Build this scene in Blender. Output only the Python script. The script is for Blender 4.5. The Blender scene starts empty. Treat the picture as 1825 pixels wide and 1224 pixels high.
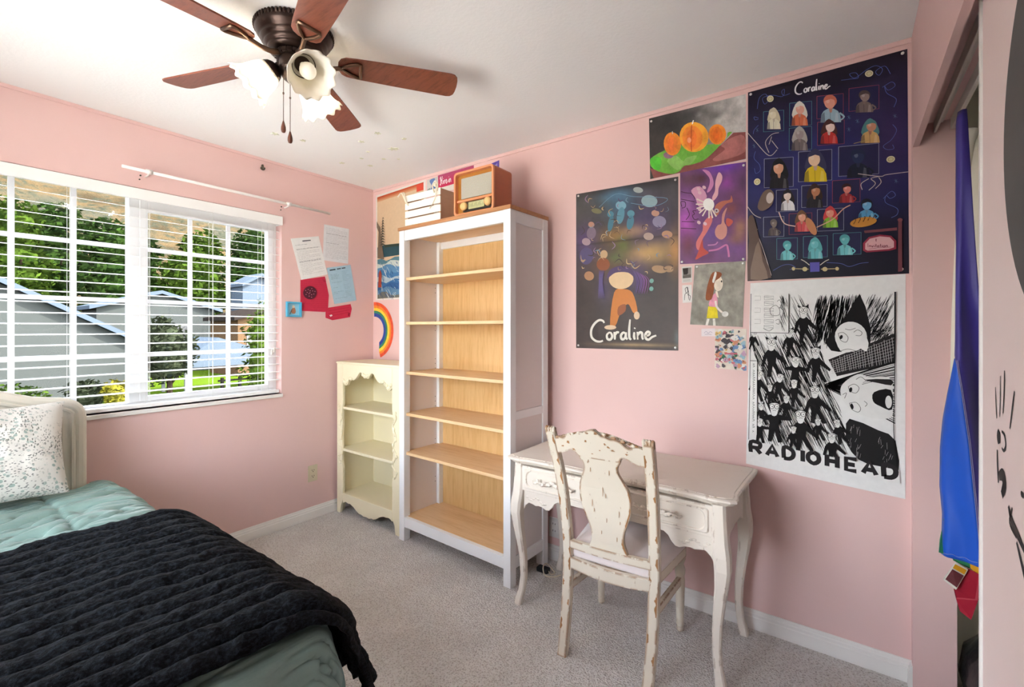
import bpy, bmesh, math, random
from mathutils import Vector, Matrix, noise

# ------------------------------------------------------------------ camera, world, sun, exposure
SC = bpy.context.scene
COL = SC.collection
YAW = 0.9373
FPX = 819.56
CAM = Vector((3.0614, -2.3002, 1.3391))
_c = bpy.data.cameras.new('camera')
_c.sensor_width = 36.0
_c.lens = FPX * 36.0 / 1825.0
_c.shift_y = -(612 - 585.39) / 1825.0
_c.clip_start = 0.02
_c.clip_end = 600
cam = bpy.data.objects.new('camera', _c)
COL.objects.link(cam)
cam.location = CAM
_fw = Vector((-math.cos(YAW), math.sin(YAW), 0))
cam.rotation_euler = (math.pi / 2, 0, math.atan2(-_fw.x, _fw.y))
SC.camera = cam

SC.view_settings.view_transform = 'Standard'
SC.view_settings.look = 'None'
SC.view_settings.gamma = 1.0
SC.view_settings.use_curve_mapping = False
SC.view_settings.exposure = 1.77

W = bpy.data.worlds.new('sky')
SC.world = W
W.use_nodes = True
_nt = W.node_tree
_bg = _nt.nodes['Background']
_sky = _nt.nodes.new('ShaderNodeTexSky')
_sky.sky_type = 'NISHITA'
_sky.sun_disc = False
_sky.sun_elevation = math.radians(48)
_sky.sun_rotation = math.radians(57)
_sky.air_density = 1.0
_sky.dust_density = 1.5
_hs = _nt.nodes.new('ShaderNodeHueSaturation')
_hs.inputs['Saturation'].default_value = 0.38      # a thin bright haze
_tn = _nt.nodes.new('ShaderNodeMix')
_tn.data_type = 'RGBA'
_tn.blend_type = 'MULTIPLY'
_tn.inputs[0].default_value = 1.0
_tn.inputs[7].default_value = (1.02, 1.0, 0.98, 1)
_nt.links.new(_sky.outputs[0], _hs.inputs['Color'])
_nt.links.new(_hs.outputs[0], _tn.inputs[6])
_nt.links.new(_tn.outputs[2], _bg.inputs[0])
SKY_STRENGTH = 1.15
_bg.inputs[1].default_value = SKY_STRENGTH

_sl = bpy.data.lights.new('sun', 'SUN')
_sl.energy = 9.0
_sl.angle = math.radians(1.0)
_sl.color = (1.0, 0.95, 0.86)
sun = bpy.data.objects.new('sun', _sl)
COL.objects.link(sun)
sun.location = (10, 8, 20)
sun.rotation_euler = Vector((-0.62, -0.40, -0.78)).to_track_quat('-Z', 'Y').to_euler()

BULB_ON = 20.0      # radiance of a lit bulb's glass
BULB_LOW = 6.0

random.seed(7)

# ------------------------------------------------------------------ small maths and colour helpers
def s2l(c):
    c = c / 255.0
    return c / 12.92 if c <= 0.04045 else ((c + 0.055) / 1.055) ** 2.4

def rgb(r, g, b):
    return (s2l(r), s2l(g), s2l(b), 1.0)

def lerp(a, b, t):
    return a + (b - a) * t

def mixc(a, b, t):
    t = max(0.0, min(1.0, t))
    return tuple(a[i] + (b[i] - a[i]) * t for i in range(3))

OUT = 0.115     # darkens colours of the window view, standing in for a lower exposure outside

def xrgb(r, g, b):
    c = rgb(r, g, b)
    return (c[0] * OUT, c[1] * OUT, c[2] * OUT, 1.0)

# ------------------------------------------------------------------ materials
MATS = {}

def new_mat(name):
    m = bpy.data.materials.new(name)
    m.use_nodes = True
    nt = m.node_tree
    b = nt.nodes['Principled BSDF']
    MATS[name] = m
    return m, nt, b

def N(nt, t, **kw):
    n = nt.nodes.new(t)
    for k, v in kw.items():
        setattr(n, k, v)
    return n

def coords(nt, scale=(1, 1, 1), kind='Object', rot=(0, 0, 0)):
    tc = N(nt, 'ShaderNodeTexCoord')
    mp = N(nt, 'ShaderNodeMapping')
    mp.inputs['Scale'].default_value = scale
    mp.inputs['Rotation'].default_value = rot
    nt.links.new(tc.outputs[kind], mp.inputs[0])
    return mp.outputs[0]

def noise_n(nt, vec, scale, detail=4, rough=0.55):
    n = N(nt, 'ShaderNodeTexNoise')
    n.inputs['Scale'].default_value = scale
    n.inputs['Detail'].default_value = detail
    n.inputs['Roughness'].default_value = rough
    nt.links.new(vec, n.inputs['Vector'])
    return n.outputs['Fac']

def ramp(nt, fac, stops):
    r = N(nt, 'ShaderNodeValToRGB')
    e = r.color_ramp.elements
    while len(e) > 1:
        e.remove(e[-1])
    e[0].position = stops[0][0]
    e[0].color = stops[0][1]
    for p, c in stops[1:]:
        k = e.new(p)
        k.color = c
    nt.links.new(fac, r.inputs[0])
    return r.outputs[0]

def mix(nt, fac, a, b):
    m = N(nt, 'ShaderNodeMix', data_type='RGBA')
    for k, v in ((0, fac), (6, a), (7, b)):
        if isinstance(v, (tuple, list)):
            m.inputs[k].default_value = v
        elif isinstance(v, (int, float)):
            m.inputs[k].default_value = v
        else:
            nt.links.new(v, m.inputs[k])
    return m.outputs[2]

def mth(nt, op, a, b=0.0, c=None, clamp=False):
    m = N(nt, 'ShaderNodeMath', operation=op)
    m.use_clamp = clamp
    for k, v in ((0, a), (1, b), (2, c)):
        if v is None:
            continue
        if isinstance(v, (int, float)):
            m.inputs[k].default_value = v
        else:
            nt.links.new(v, m.inputs[k])
    return m.outputs[0]

def bump(nt, b, h, strength=0.2, dist=0.002):
    bp = N(nt, 'ShaderNodeBump')
    bp.inputs['Strength'].default_value = strength
    bp.inputs['Distance'].default_value = dist
    nt.links.new(h, bp.inputs['Height'])
    nt.links.new(bp.outputs[0], b.inputs['Normal'])

def shade(c, k):
    return (c[0] * k, c[1] * k, c[2] * k, 1.0)

def M(name, c, rough=0.5, var=0.06, nscale=6.0, bumps=None, stretch=(1, 1, 1), metallic=0.0, sheen=0.0, spec=0.5):
    m, nt, b = new_mat(name)
    v = coords(nt, stretch)
    f = noise_n(nt, v, nscale)
    nt.links.new(mix(nt, f, shade(c, 1 - var), shade(c, 1 + var)), b.inputs['Base Color'])
    b.inputs['Roughness'].default_value = rough
    b.inputs['Metallic'].default_value = metallic
    b.inputs['Specular IOR Level'].default_value = spec
    if sheen:
        b.inputs['Sheen Weight'].default_value = sheen
    if bumps:
        bump(nt, b, noise_n(nt, v, bumps[0], 5), bumps[1], bumps[2] if len(bumps) > 2 else 0.002)
    return m

PINK = rgb(229, 193, 188)
M('pink_paint', PINK, 0.6, 0.02, 2.0, (160, 0.12, 0.001))
M('ceiling_paint', rgb(243, 243, 241), 0.8, 0.015, 2.0, (70, 0.35, 0.003))
M('white_trim', rgb(240, 236, 231), 0.4, 0.02, 5.0)
M('vinyl_white', rgb(247, 247, 248), 0.35, 0.01, 5.0)
M('blind_white', rgb(246, 246, 244), 0.4, 0.015, 8.0)
M('closet_inside', rgb(244, 238, 224), 0.8, 0.03, 3.0, (120, 0.1, 0.001))
M('track_grey', rgb(205, 196, 186), 0.45, 0.04, 20.0)
M('door_paint', rgb(240, 220, 216), 0.5, 0.02, 2.0, (140, 0.08, 0.001))
M('black_paint', rgb(38, 36, 36), 0.75, 0.25, 30.0)
M('chalk_dot', rgb(92, 90, 88), 0.85, 0.12, 9.0)
M('dark_bronze', rgb(58, 44, 38), 0.32, 0.25, 25.0, metallic=0.75)
M('bronze_arm', rgb(120, 95, 78), 0.28, 0.2, 30.0, metallic=0.85)
M('chain', rgb(120, 100, 90), 0.3, 0.2, 200.0, metallic=0.8)
M('pull_wood', rgb(105, 62, 45), 0.4, 0.2, 60.0)
M('cream_paint', rgb(242, 231, 198), 0.45, 0.03, 6.0, (40, 0.06, 0.001))
M('bookcase_white', rgb(243, 243, 243), 0.45, 0.015, 5.0)
M('bookcase_panel', rgb(231, 222, 219), 0.55, 0.02, 4.0)
M('plastic_ivory', rgb(214, 200, 170), 0.4, 0.04, 30.0)
M('plastic_white', rgb(232, 226, 220), 0.4, 0.03, 30.0)
M('slot_dark', rgb(60, 50, 40), 0.6, 0.1, 30.0)
M('cord_dark', rgb(30, 30, 32), 0.5, 0.1, 30.0)
M('radio_case', rgb(178, 92, 48), 0.35, 0.1, 5.0, stretch=(1, 1, 12))
M('radio_frame', rgb(226, 150, 104), 0.35, 0.06, 6.0)
M('radio_inner', rgb(178, 118, 44), 0.5, 0.08, 8.0)
M('radio_dial', rgb(190, 190, 140), 0.25, 0.15, 60.0)
M('radio_knob', rgb(236, 196, 130), 0.3, 0.08, 20.0)
M('radio_black', rgb(46, 40, 34), 0.4, 0.1, 20.0)
M('crate_slat', rgb(248, 242, 230), 0.6, 0.03, 5.0, stretch=(1, 8, 8))
M('crate_end', rgb(222, 184, 150), 0.6, 0.08, 8.0, stretch=(2, 2, 10))
M('rope', rgb(226, 214, 190), 0.9, 0.2, 120.0)
M('star_plastic', rgb(222, 224, 200), 0.5, 0.05, 30.0)
M('pin', rgb(225, 222, 218), 0.3, 0.05, 30.0, metallic=0.3)
M('hook_metal', rgb(74, 70, 56), 0.4, 0.2, 50.0, metallic=0.6)
M('headboard', rgb(226, 219, 204), 0.4, 0.03, 4.0)
M('carving_line', rgb(190, 182, 165), 0.5, 0.05, 20.0)
M('mattress', rgb(230, 228, 224), 0.8, 0.03, 10.0)
M('white_cotton', rgb(248, 240, 222), 0.85, 0.05, 12.0, (60, 0.15, 0.002), sheen=0.2)
M('black_bag', rgb(24, 24, 27), 0.25, 0.3, 12.0, (14, 0.6, 0.01))
M('flag_purple', rgb(70, 58, 150), 0.5, 0.08, 10.0, (14, 0.25, 0.004), sheen=0.1)
M('flag_blue', rgb(8, 84, 200), 0.5, 0.08, 10.0, (14, 0.25, 0.004), sheen=0.1)
M('flag_green', rgb(50, 140, 92), 0.5, 0.08, 10.0)
M('flag_yellow', rgb(226, 160, 30), 0.5, 0.08, 10.0)
M('flag_red', rgb(170, 22, 48), 0.5, 0.1, 10.0)
M('flag_seam', rgb(170, 165, 190), 0.6, 0.2, 200.0)
M('tag_card', rgb(226, 218, 205), 0.5, 0.05, 30.0)
M('tag_print', rgb(110, 50, 55), 0.5, 0.5, 60.0)
M('bare_wood', rgb(160, 112, 66), 0.7, 0.25, 60.0)
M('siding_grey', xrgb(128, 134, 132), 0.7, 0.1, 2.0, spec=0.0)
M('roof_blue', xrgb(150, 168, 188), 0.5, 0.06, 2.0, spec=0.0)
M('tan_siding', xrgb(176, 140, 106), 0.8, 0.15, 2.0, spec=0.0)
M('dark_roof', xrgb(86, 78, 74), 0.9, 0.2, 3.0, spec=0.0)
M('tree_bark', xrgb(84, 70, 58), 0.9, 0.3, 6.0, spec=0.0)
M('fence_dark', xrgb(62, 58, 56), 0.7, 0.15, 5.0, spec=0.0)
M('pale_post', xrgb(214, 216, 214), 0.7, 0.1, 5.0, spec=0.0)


def wood(name, light, dark, grain=(1.2, 14, 14), rough=0.4, wave=3.0):
    m, nt, b = new_mat(name)
    v = coords(nt, grain)
    f = noise_n(nt, v, 3.2, 6, 0.62)
    f2 = noise_n(nt, v, 14.0, 3, 0.5)
    h = mth(nt, 'ADD', mth(nt, 'MULTIPLY', f, 0.72), mth(nt, 'MULTIPLY', f2, 0.28))
    c = ramp(nt, h, [(0.32, dark), (0.5, mixc(dark, light, 0.7) + (1,)), (0.68, light)])
    nt.links.new(c, b.inputs['Base Color'])
    b.inputs['Roughness'].default_value = rough
    bump(nt, b, h, 0.08, 0.001)
    return m

wood('oak_shelf', rgb(236, 200, 156), rgb(214, 170, 118), (1.2, 16, 16), 0.45)
wood('oak_back', rgb(226, 186, 128), rgb(204, 156, 92), (16, 16, 1.2), 0.5)
wood('oak_top', rgb(196, 142, 96), rgb(170, 112, 68), (1.2, 16, 16), 0.45)
wood('blade_wood', rgb(140, 78, 58), rgb(96, 48, 36), (2.0, 22, 22), 0.32)


def distressed(name, base, under, amount=0.5, crack=True):
    m, nt, b = new_mat(name)
    v = coords(nt)
    col = mix(nt, noise_n(nt, v, 7.0, 4), shade(base, 0.94), shade(base, 1.04))
    bv = N(nt, 'ShaderNodeBevel')
    bv.samples = 4
    bv.inputs['Radius'].default_value = 0.011
    geo = N(nt, 'ShaderNodeNewGeometry')
    dp = N(nt, 'ShaderNodeVectorMath', operation='DOT_PRODUCT')
    nt.links.new(bv.outputs[0], dp.inputs[0])
    nt.links.new(geo.outputs['Normal'], dp.inputs[1])
    edge = mth(nt, 'MULTIPLY', mth(nt, 'SUBTRACT', 0.992, dp.outputs['Value']), 40.0, clamp=True)
    chips = mth(nt, 'MULTIPLY', mth(nt, 'SUBTRACT', noise_n(nt, coords(nt, (1, 1, 0.55)), 26.0, 5, 0.6), 0.62 - 0.12 * amount), 22.0, clamp=True)
    fac = mth(nt, 'MULTIPLY', edge, chips)
    if crack:
        n1 = noise_n(nt, coords(nt, (3, 3, 0.42)), 30.0, 3, 0.5)
        cr = mth(nt, 'MULTIPLY', mth(nt, 'SUBTRACT', n1, 0.735 - 0.02 * amount), 30.0, clamp=True)
        fac = mth(nt, 'MAXIMUM', fac, mth(nt, 'MULTIPLY', cr, 0.8))
    nt.links.new(mix(nt, fac, col, under), b.inputs['Base Color'])
    b.inputs['Roughness'].default_value = 0.5
    bump(nt, b, mth(nt, 'SUBTRACT', 1.0, fac), 0.25, 0.0015)
    return m

distressed('chair_paint', rgb(224, 213, 195), rgb(150, 104, 60), 1.5)
distressed('desk_paint', rgb(230, 219, 206), rgb(168, 146, 128), 0.35)


def carpet():
    m, nt, b = new_mat('carpet')
    v = coords(nt)
    big = noise_n(nt, v, 2.6, 5, 0.6)
    fine = noise_n(nt, v, 105.0, 4, 0.75)
    vo = N(nt, 'ShaderNodeTexVoronoi')
    vo.inputs['Scale'].default_value = 140.0
    nt.links.new(v, vo.inputs['Vector'])
    h = mth(nt, 'ADD', mth(nt, 'MULTIPLY', fine, 0.8), mth(nt, 'MULTIPLY', vo.outputs['Distance'], 0.55))
    c = ramp(nt, h, [(0.38, rgb(158, 148, 139)), (0.53, rgb(226, 218, 211)), (0.74, rgb(249, 245, 240))])
    c2 = mix(nt, mth(nt, 'MULTIPLY', mth(nt, 'SUBTRACT', big, 0.36), 2.4, clamp=True), (0.80, 0.78, 0.77, 1), (1, 1, 1, 1))
    mm = N(nt, 'ShaderNodeMix', data_type='RGBA', blend_type='MULTIPLY')
    mm.inputs[0].default_value = 1.0
    nt.links.new(c, mm.inputs[6])
    nt.links.new(c2, mm.inputs[7])
    nt.links.new(mm.outputs[2], b.inputs['Base Color'])
    b.inputs['Roughness'].default_value = 0.95
    b.inputs['Specular IOR Level'].default_value = 0.1
    b.inputs['Sheen Weight'].default_value = 0.15
    bump(nt, b, h, 0.9, 0.012)

carpet()


def shade_glass():
    m, nt, b = new_mat('shade_glass')
    v = coords(nt)
    f = noise_n(nt, v, 9.0)
    col = mix(nt, f, rgb(253, 248, 234), rgb(255, 252, 244))
    tr = N(nt, 'ShaderNodeBsdfTranslucent')
    df = N(nt, 'ShaderNodeBsdfDiffuse')
    gl = N(nt, 'ShaderNodeBsdfGlossy')
    gl.inputs['Roughness'].default_value = 0.25
    nt.links.new(col, tr.inputs[0])
    nt.links.new(col, df.inputs[0])
    m1 = N(nt, 'ShaderNodeMixShader')
    m1.inputs[0].default_value = 0.68
    nt.links.new(tr.outputs[0], m1.inputs[1])
    nt.links.new(df.outputs[0], m1.inputs[2])
    m2 = N(nt, 'ShaderNodeMixShader')
    m2.inputs[0].default_value = 0.06
    nt.links.new(m1.outputs[0], m2.inputs[1])
    nt.links.new(gl.outputs[0], m2.inputs[2])
    nt.links.new(m2.outputs[0], nt.nodes['Material Output'].inputs[0])

shade_glass()


def emitter(name, c, strength):
    m, nt, b = new_mat(name)
    b.inputs['Base Color'].default_value = (0.9, 0.88, 0.8, 1)
    v = coords(nt)
    f = noise_n(nt, v, 3.0)
    nt.links.new(mix(nt, f, c, shade(c, 0.97)), b.inputs['Emission Color'])
    b.inputs['Emission Strength'].default_value = strength

emitter('bulb_lit', (1.0, 0.95, 0.88, 1), BULB_ON)
emitter('bulb_dim', (1.0, 0.85, 0.62, 1), BULB_LOW * 0.02)


def glass():
    m, nt, b = new_mat('window_glass')
    v = coords(nt)
    f = noise_n(nt, v, 2.0)
    t = N(nt, 'ShaderNodeBsdfTransparent')
    nt.links.new(mix(nt, f, (0.97, 0.98, 0.98, 1), (0.99, 1, 1, 1)), t.inputs[0])
    g = N(nt, 'ShaderNodeBsdfGlossy')
    g.inputs['Roughness'].default_value = 0.02
    fr = N(nt, 'ShaderNodeFresnel')
    fr.inputs['IOR'].default_value = 1.3
    ms = N(nt, 'ShaderNodeMixShader')
    nt.links.new(mth(nt, 'MULTIPLY', fr.outputs[0], 0.7), ms.inputs[0])
    nt.links.new(t.outputs[0], ms.inputs[1])
    nt.links.new(g.outputs[0], ms.inputs[2])
    nt.links.new(ms.outputs[0], nt.nodes['Material Output'].inputs[0])

glass()


def printed(name, rough, wr=0.0, spec=0.5):
    m, nt, b = new_mat(name)
    a = N(nt, 'ShaderNodeVertexColor')
    a.layer_name = 'Col'
    v = coords(nt)
    f = noise_n(nt, v, 40.0, 5)
    mm = N(nt, 'ShaderNodeMix', data_type='RGBA', blend_type='MULTIPLY')
    mm.inputs[0].default_value = 1.0
    nt.links.new(a.outputs['Color'], mm.inputs[6])
    nt.links.new(mix(nt, f, (0.9, 0.9, 0.9, 1), (1.06, 1.06, 1.06, 1)), mm.inputs[7])
    nt.links.new(mm.outputs[2], b.inputs['Base Color'])
    b.inputs['Roughness'].default_value = rough
    b.inputs['Specular IOR Level'].default_value = spec
    if wr:
        bump(nt, b, noise_n(nt, coords(nt, (1, 1, 1.8)), 7.0, 3, 0.5), wr, 0.02)

printed('print_gloss', 0.42, 0.16, 0.3)
printed('print_matte', 0.8, 0.15, 0.25)


def paint_marks():
    m, nt, b = new_mat('painting')
    a = N(nt, 'ShaderNodeVertexColor')
    a.layer_name = 'Col'
    v = coords(nt, (1, 1, 0.7))
    f = noise_n(nt, v, 22.0, 6, 0.7)
    mm = N(nt, 'ShaderNodeMix', data_type='RGBA', blend_type='MULTIPLY')
    mm.inputs[0].default_value = 1.0
    nt.links.new(a.outputs['Color'], mm.inputs[6])
    nt.links.new(ramp(nt, f, [(0.3, (0.78, 0.78, 0.78, 1)), (0.7, (1.35, 1.35, 1.35, 1))]), mm.inputs[7])
    nt.links.new(mm.outputs[2], b.inputs['Base Color'])
    b.inputs['Roughness'].default_value = 0.75

paint_marks()


def grille():
    m, nt, b = new_mat('grille_cloth')
    w = N(nt, 'ShaderNodeTexWave')
    w.inputs['Scale'].default_value = 70.0
    w.inputs['Distortion'].default_value = 3.0
    nt.links.new(coords(nt, (1, 1, 1), rot=(0, 0.9, 0)), w.inputs['Vector'])
    nt.links.new(mix(nt, w.outputs['Fac'], rgb(140, 136, 122), rgb(206, 202, 188)), b.inputs['Base Color'])
    b.inputs['Roughness'].default_value = 0.8

grille()


def pillow_print():
    m, nt, b = new_mat('pillow_print')
    base = rgb(224, 221, 214)
    col = None
    for sc, st, thr, c, rot in ((62, (1, 2.2, 1), 0.26, rgb(128, 132, 122), 0.4), (44, (2.2, 1, 1), 0.26, rgb(158, 174, 166), 1.1), (80, (1, 1, 2.0), 0.24, rgb(120, 122, 118), 0.9)):
        vo = N(nt, 'ShaderNodeTexVoronoi')
        vo.inputs['Scale'].default_value = sc
        nt.links.new(coords(nt, st, rot=(rot, rot, 0.3)), vo.inputs['Vector'])
        f = mth(nt, 'MULTIPLY', mth(nt, 'SUBTRACT', thr + 0.09, vo.outputs['Distance']), 14.0, clamp=True)
        k = mth(nt, 'MULTIPLY', mth(nt, 'SUBTRACT', noise_n(nt, coords(nt, rot=(rot, 0, 0)), 7.0, 2), 0.42), 9.0, clamp=True)
        col = mix(nt, mth(nt, 'MULTIPLY', f, k), col if col is not None else base, c)
    nt.links.new(col, b.inputs['Base Color'])
    b.inputs['Roughness'].default_value = 0.85
    bump(nt, b, noise_n(nt, coords(nt), 120.0), 0.1, 0.001)

pillow_print()


def cloth(name, c, c2, scale, rough, sheen, bs):
    m, nt, b = new_mat(name)
    f = noise_n(nt, coords(nt, (1, 0.5, 1)), scale, 5, 0.6)
    nt.links.new(mix(nt, f, c, c2), b.inputs['Base Color'])
    b.inputs['Roughness'].default_value = rough
    b.inputs['Sheen Weight'].default_value = sheen
    bump(nt, b, noise_n(nt, coords(nt, (4, 0.6, 1)), bs[0], 4), bs[1], bs[2])

cloth('comforter_green', rgb(104, 134, 124), rgb(142, 168, 160), 7.0, 0.45, 0.1, (14, 0.35, 0.012))


def fur_mat():
    m, nt, b = new_mat('fur_black')
    v = coords(nt, (1, 1, 1))
    f = noise_n(nt, coords(nt, (30, 14, 20)), 6.0, 4, 0.7)
    k = mth(nt, 'MULTIPLY', mth(nt, 'SUBTRACT', f, 0.46), 4.0, clamp=True)
    nt.links.new(mix(nt, k, rgb(4, 5, 7), rgb(40, 45, 53)), b.inputs['Base Color'])  # lighter flecks paint fur highlights into the colour, spread by noise
    b.inputs['Roughness'].default_value = 0.7
    b.inputs['Specular IOR Level'].default_value = 0.12
    bump(nt, b, f, 0.6, 0.012)

fur_mat()
cloth('cushion_fabric', rgb(222, 208, 204), rgb(240, 230, 228), 9.0, 0.7, 0.2, (20, 0.15, 0.004))


def hill_mat():
    m, nt, b = new_mat('sage_hill')
    v = coords(nt, (1, 1, 1))
    f = noise_n(nt, v, 0.12, 6, 0.6)
    f2 = noise_n(nt, v, 0.75, 6, 0.7)
    base = ramp(nt, f, [(0.36, xrgb(122, 106, 82)), (0.5, xrgb(168, 142, 104)), (0.64, xrgb(136, 132, 112))])
    k = mth(nt, 'MULTIPLY', mth(nt, 'SUBTRACT', f2, 0.47), 8.0, clamp=True)
    c = mix(nt, k, base, xrgb(112, 118, 100))
    k2 = mth(nt, 'MULTIPLY', mth(nt, 'SUBTRACT', noise_n(nt, v, 1.5, 4, 0.7), 0.6), 12.0, clamp=True)
    nt.links.new(mix(nt, k2, c, xrgb(72, 78, 66)), b.inputs['Base Color'])
    b.inputs['Roughness'].default_value = 1.0
    b.inputs['Specular IOR Level'].default_value = 0.0
    bump(nt, b, f2, 1.0, 0.8)

hill_mat()


def leaf(name, a, c):
    m, nt, b = new_mat(name)
    f = mth(nt, 'MULTIPLY', mth(nt, 'SUBTRACT', noise_n(nt, coords(nt), 1.3, 6, 0.7), 0.34), 3.0, clamp=True)
    nt.links.new(mix(nt, f, a, c), b.inputs['Base Color'])
    b.inputs['Roughness'].default_value = 0.6
    b.inputs['Specular IOR Level'].default_value = 0.0

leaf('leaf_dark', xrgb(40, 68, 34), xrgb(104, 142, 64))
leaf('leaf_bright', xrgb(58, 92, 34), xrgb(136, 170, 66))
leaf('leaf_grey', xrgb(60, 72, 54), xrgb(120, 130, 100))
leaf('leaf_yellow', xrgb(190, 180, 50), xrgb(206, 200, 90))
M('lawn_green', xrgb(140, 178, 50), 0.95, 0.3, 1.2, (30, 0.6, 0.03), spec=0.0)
M('bounce_concrete', rgb(232, 228, 220), 0.9, 0.06, 1.0, spec=0.0)  # for the added pale ground that reflects sunlight indoors
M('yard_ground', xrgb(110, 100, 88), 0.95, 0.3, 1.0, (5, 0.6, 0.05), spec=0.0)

# ------------------------------------------------------------------ mesh building
ORG = {}    # where a thing stands, so its parts can be given in room coordinates

class MB:
    def __init__(self):
        self.v = []
        self.f = []
        self.m = []

    def add(self, vs, fs, mi=0):
        o = len(self.v)
        self.v += [tuple(p) for p in vs]
        self.f += [tuple(i + o for i in f) for f in fs]
        self.m += [mi] * len(fs)
        return self

    def box(self, x0, x1, y0, y1, z0, z1, mi=0):
        vs = [(x, y, z) for z in (z0, z1) for y in (y0, y1) for x in (x0, x1)]
        return self.add(vs, [(0, 2, 3, 1), (4, 5, 7, 6), (0, 1, 5, 4), (2, 6, 7, 3), (0, 4, 6, 2), (1, 3, 7, 5)], mi)

    def loft(self, rings, closed=True, cap=True, mi=0):
        n = len(rings[0])
        vs = [p for r in rings for p in r]
        fs = []
        for i in range(len(rings) - 1):
            for j in range(n if closed else n - 1):
                k = (j + 1) % n
                fs.append((i * n + j, i * n + k, (i + 1) * n + k, (i + 1) * n + j))
        if cap and closed:
            fs.append(tuple(range(n - 1, -1, -1)))
            fs.append(tuple((len(rings) - 1) * n + j for j in range(n)))
        return self.add(vs, fs, mi)

    def prism(self, pts, a, b, axis='y', mi=0):
        def P(p, d):
            if axis == 'y':
                return (p[0], d, p[1])
            if axis == 'x':
                return (d, p[0], p[1])
            return (p[0], p[1], d)
        return self.loft([[P(p, a) for p in pts], [P(p, b) for p in pts]], mi=mi)

    def lathe(self, prof, c=(0, 0, 0), seg=24, mat=None, mi=0, cap=True):
        rings = []
        for r, z in prof:
            ring = []
            for k in range(seg):
                t = 2 * math.pi * k / seg
                p = Vector((r * math.cos(t), r * math.sin(t), z))
                if mat is not None:
                    p = mat @ p
                ring.append((p.x + c[0], p.y + c[1], p.z + c[2]))
            rings.append(ring)
        return self.loft(rings, True, cap, mi)

    def tube(self, pts, r, seg=8, cap=True, mi=0, closed=False):
        pts = [Vector(p) for p in pts]
        rr = r if isinstance(r, (list, tuple)) else [r] * len(pts)
        rings = []
        up = None
        n = len(pts)
        for i, p in enumerate(pts):
            a = pts[i - 1] if i > 0 else (pts[-1] if closed else p)
            c = pts[(i + 1) % n] if (i < n - 1 or closed) else p
            t = (c - a)
            t = t.normalized() if t.length > 1e-9 else Vector((0, 0, 1))
            if up is None:
                up = Vector((0, 0, 1)) if abs(t.z) < 0.9 else Vector((1, 0, 0))
            s = t.cross(up)
            if s.length < 1e-6:
                s = t.cross(Vector((0, 1, 0)))
            s.normalize()
            up = s.cross(t).normalized()
            rings.append([p + s * (rr[i] * math.cos(2 * math.pi * k / seg)) + up * (rr[i] * math.sin(2 * math.pi * k / seg)) for k in range(seg)])
        if closed:
            rings.append(rings[0])
            return self.loft(rings, True, False, mi)
        return self.loft(rings, True, cap, mi)

    def ball(self, c, r, seg=12, rings=8, sc=(1, 1, 1), mi=0):
        rs = []
        for i in range(rings + 1):
            t = math.pi * i / rings
            rad = max(1e-4, math.sin(t))
            rs.append([(c[0] + r * sc[0] * rad * math.cos(2 * math.pi * k / seg), c[1] + r * sc[1] * rad * math.sin(2 * math.pi * k / seg), c[2] - r * sc[2] * math.cos(t)) for k in range(seg)])
        return self.loft(rs, True, True, mi)

    def grid(self, fn, nu, nv, mi=0):
        vs = [fn(i / nu, j / nv) for j in range(nv + 1) for i in range(nu + 1)]
        fs = [(j * (nu + 1) + i, j * (nu + 1) + i + 1, (j + 1) * (nu + 1) + i + 1, (j + 1) * (nu + 1) + i) for j in range(nv) for i in range(nu)]
        return self.add(vs, fs, mi)

    def build(self, name, mat, parent=None, bevel=0.0, smooth=False, solid=0.0, sub=0, seg=2):
        me = bpy.data.meshes.new(name)
        og = ORG.get(parent.name) if parent is not None else None
        vv = [(p[0] - og[0], p[1] - og[1], p[2] - og[2]) for p in self.v] if og is not None else self.v
        me.from_pydata(vv, [], self.f)
        mats = mat if isinstance(mat, (list, tuple)) else [mat]
        for k in mats:
            me.materials.append(MATS[k])
        me.polygons.foreach_set('material_index', self.m)
        bm = bmesh.new()
        bm.from_mesh(me)
        bmesh.ops.recalc_face_normals(bm, faces=bm.faces)
        bm.to_mesh(me)
        bm.free()
        if smooth:
            me.polygons.foreach_set('use_smooth', [True] * len(me.polygons))
        me.update()
        o = bpy.data.objects.new(name, me)
        COL.objects.link(o)
        if parent is not None:
            o.parent = parent
            ORG[o.name] = og
        if bevel:
            md = o.modifiers.new('bevel', 'BEVEL')
            md.width = bevel
            md.segments = seg
            md.limit_method = 'ANGLE'
            md.angle_limit = math.radians(40)
        if solid:
            md = o.modifiers.new('solid', 'SOLIDIFY')
            md.thickness = solid
            md.offset = 0
        if sub:
            md = o.modifiers.new('sub', 'SUBSURF')
            md.levels = sub
            md.render_levels = sub
        return o


def thing(name, label, cat, loc=(0, 0, 0), rotz=0.0, group=None, kind=None, local=False):
    o = bpy.data.objects.new(name, None)
    o.empty_display_size = 0.05
    COL.objects.link(o)
    o.location = loc
    o.rotation_euler = (0, 0, rotz)
    ORG[o.name] = None if (local or rotz) else tuple(loc)
    return tag(o, label, cat, group, kind)


def tag(o, label=None, cat=None, group=None, kind=None):
    if label:
        o['label'] = label
    if cat:
        o['category'] = cat
    if group:
        o['group'] = group
    if kind:
        o['kind'] = kind
    return o


def struct(o, label=None):
    o['kind'] = 'structure'
    if label:
        o['label'] = label
    return o


def arc(cx, cz, rx, rz, a0, a1, n):
    return [(cx + rx * math.cos(math.radians(lerp(a0, a1, i / n))), cz + rz * math.sin(math.radians(lerp(a0, a1, i / n)))) for i in range(n + 1)]


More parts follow.
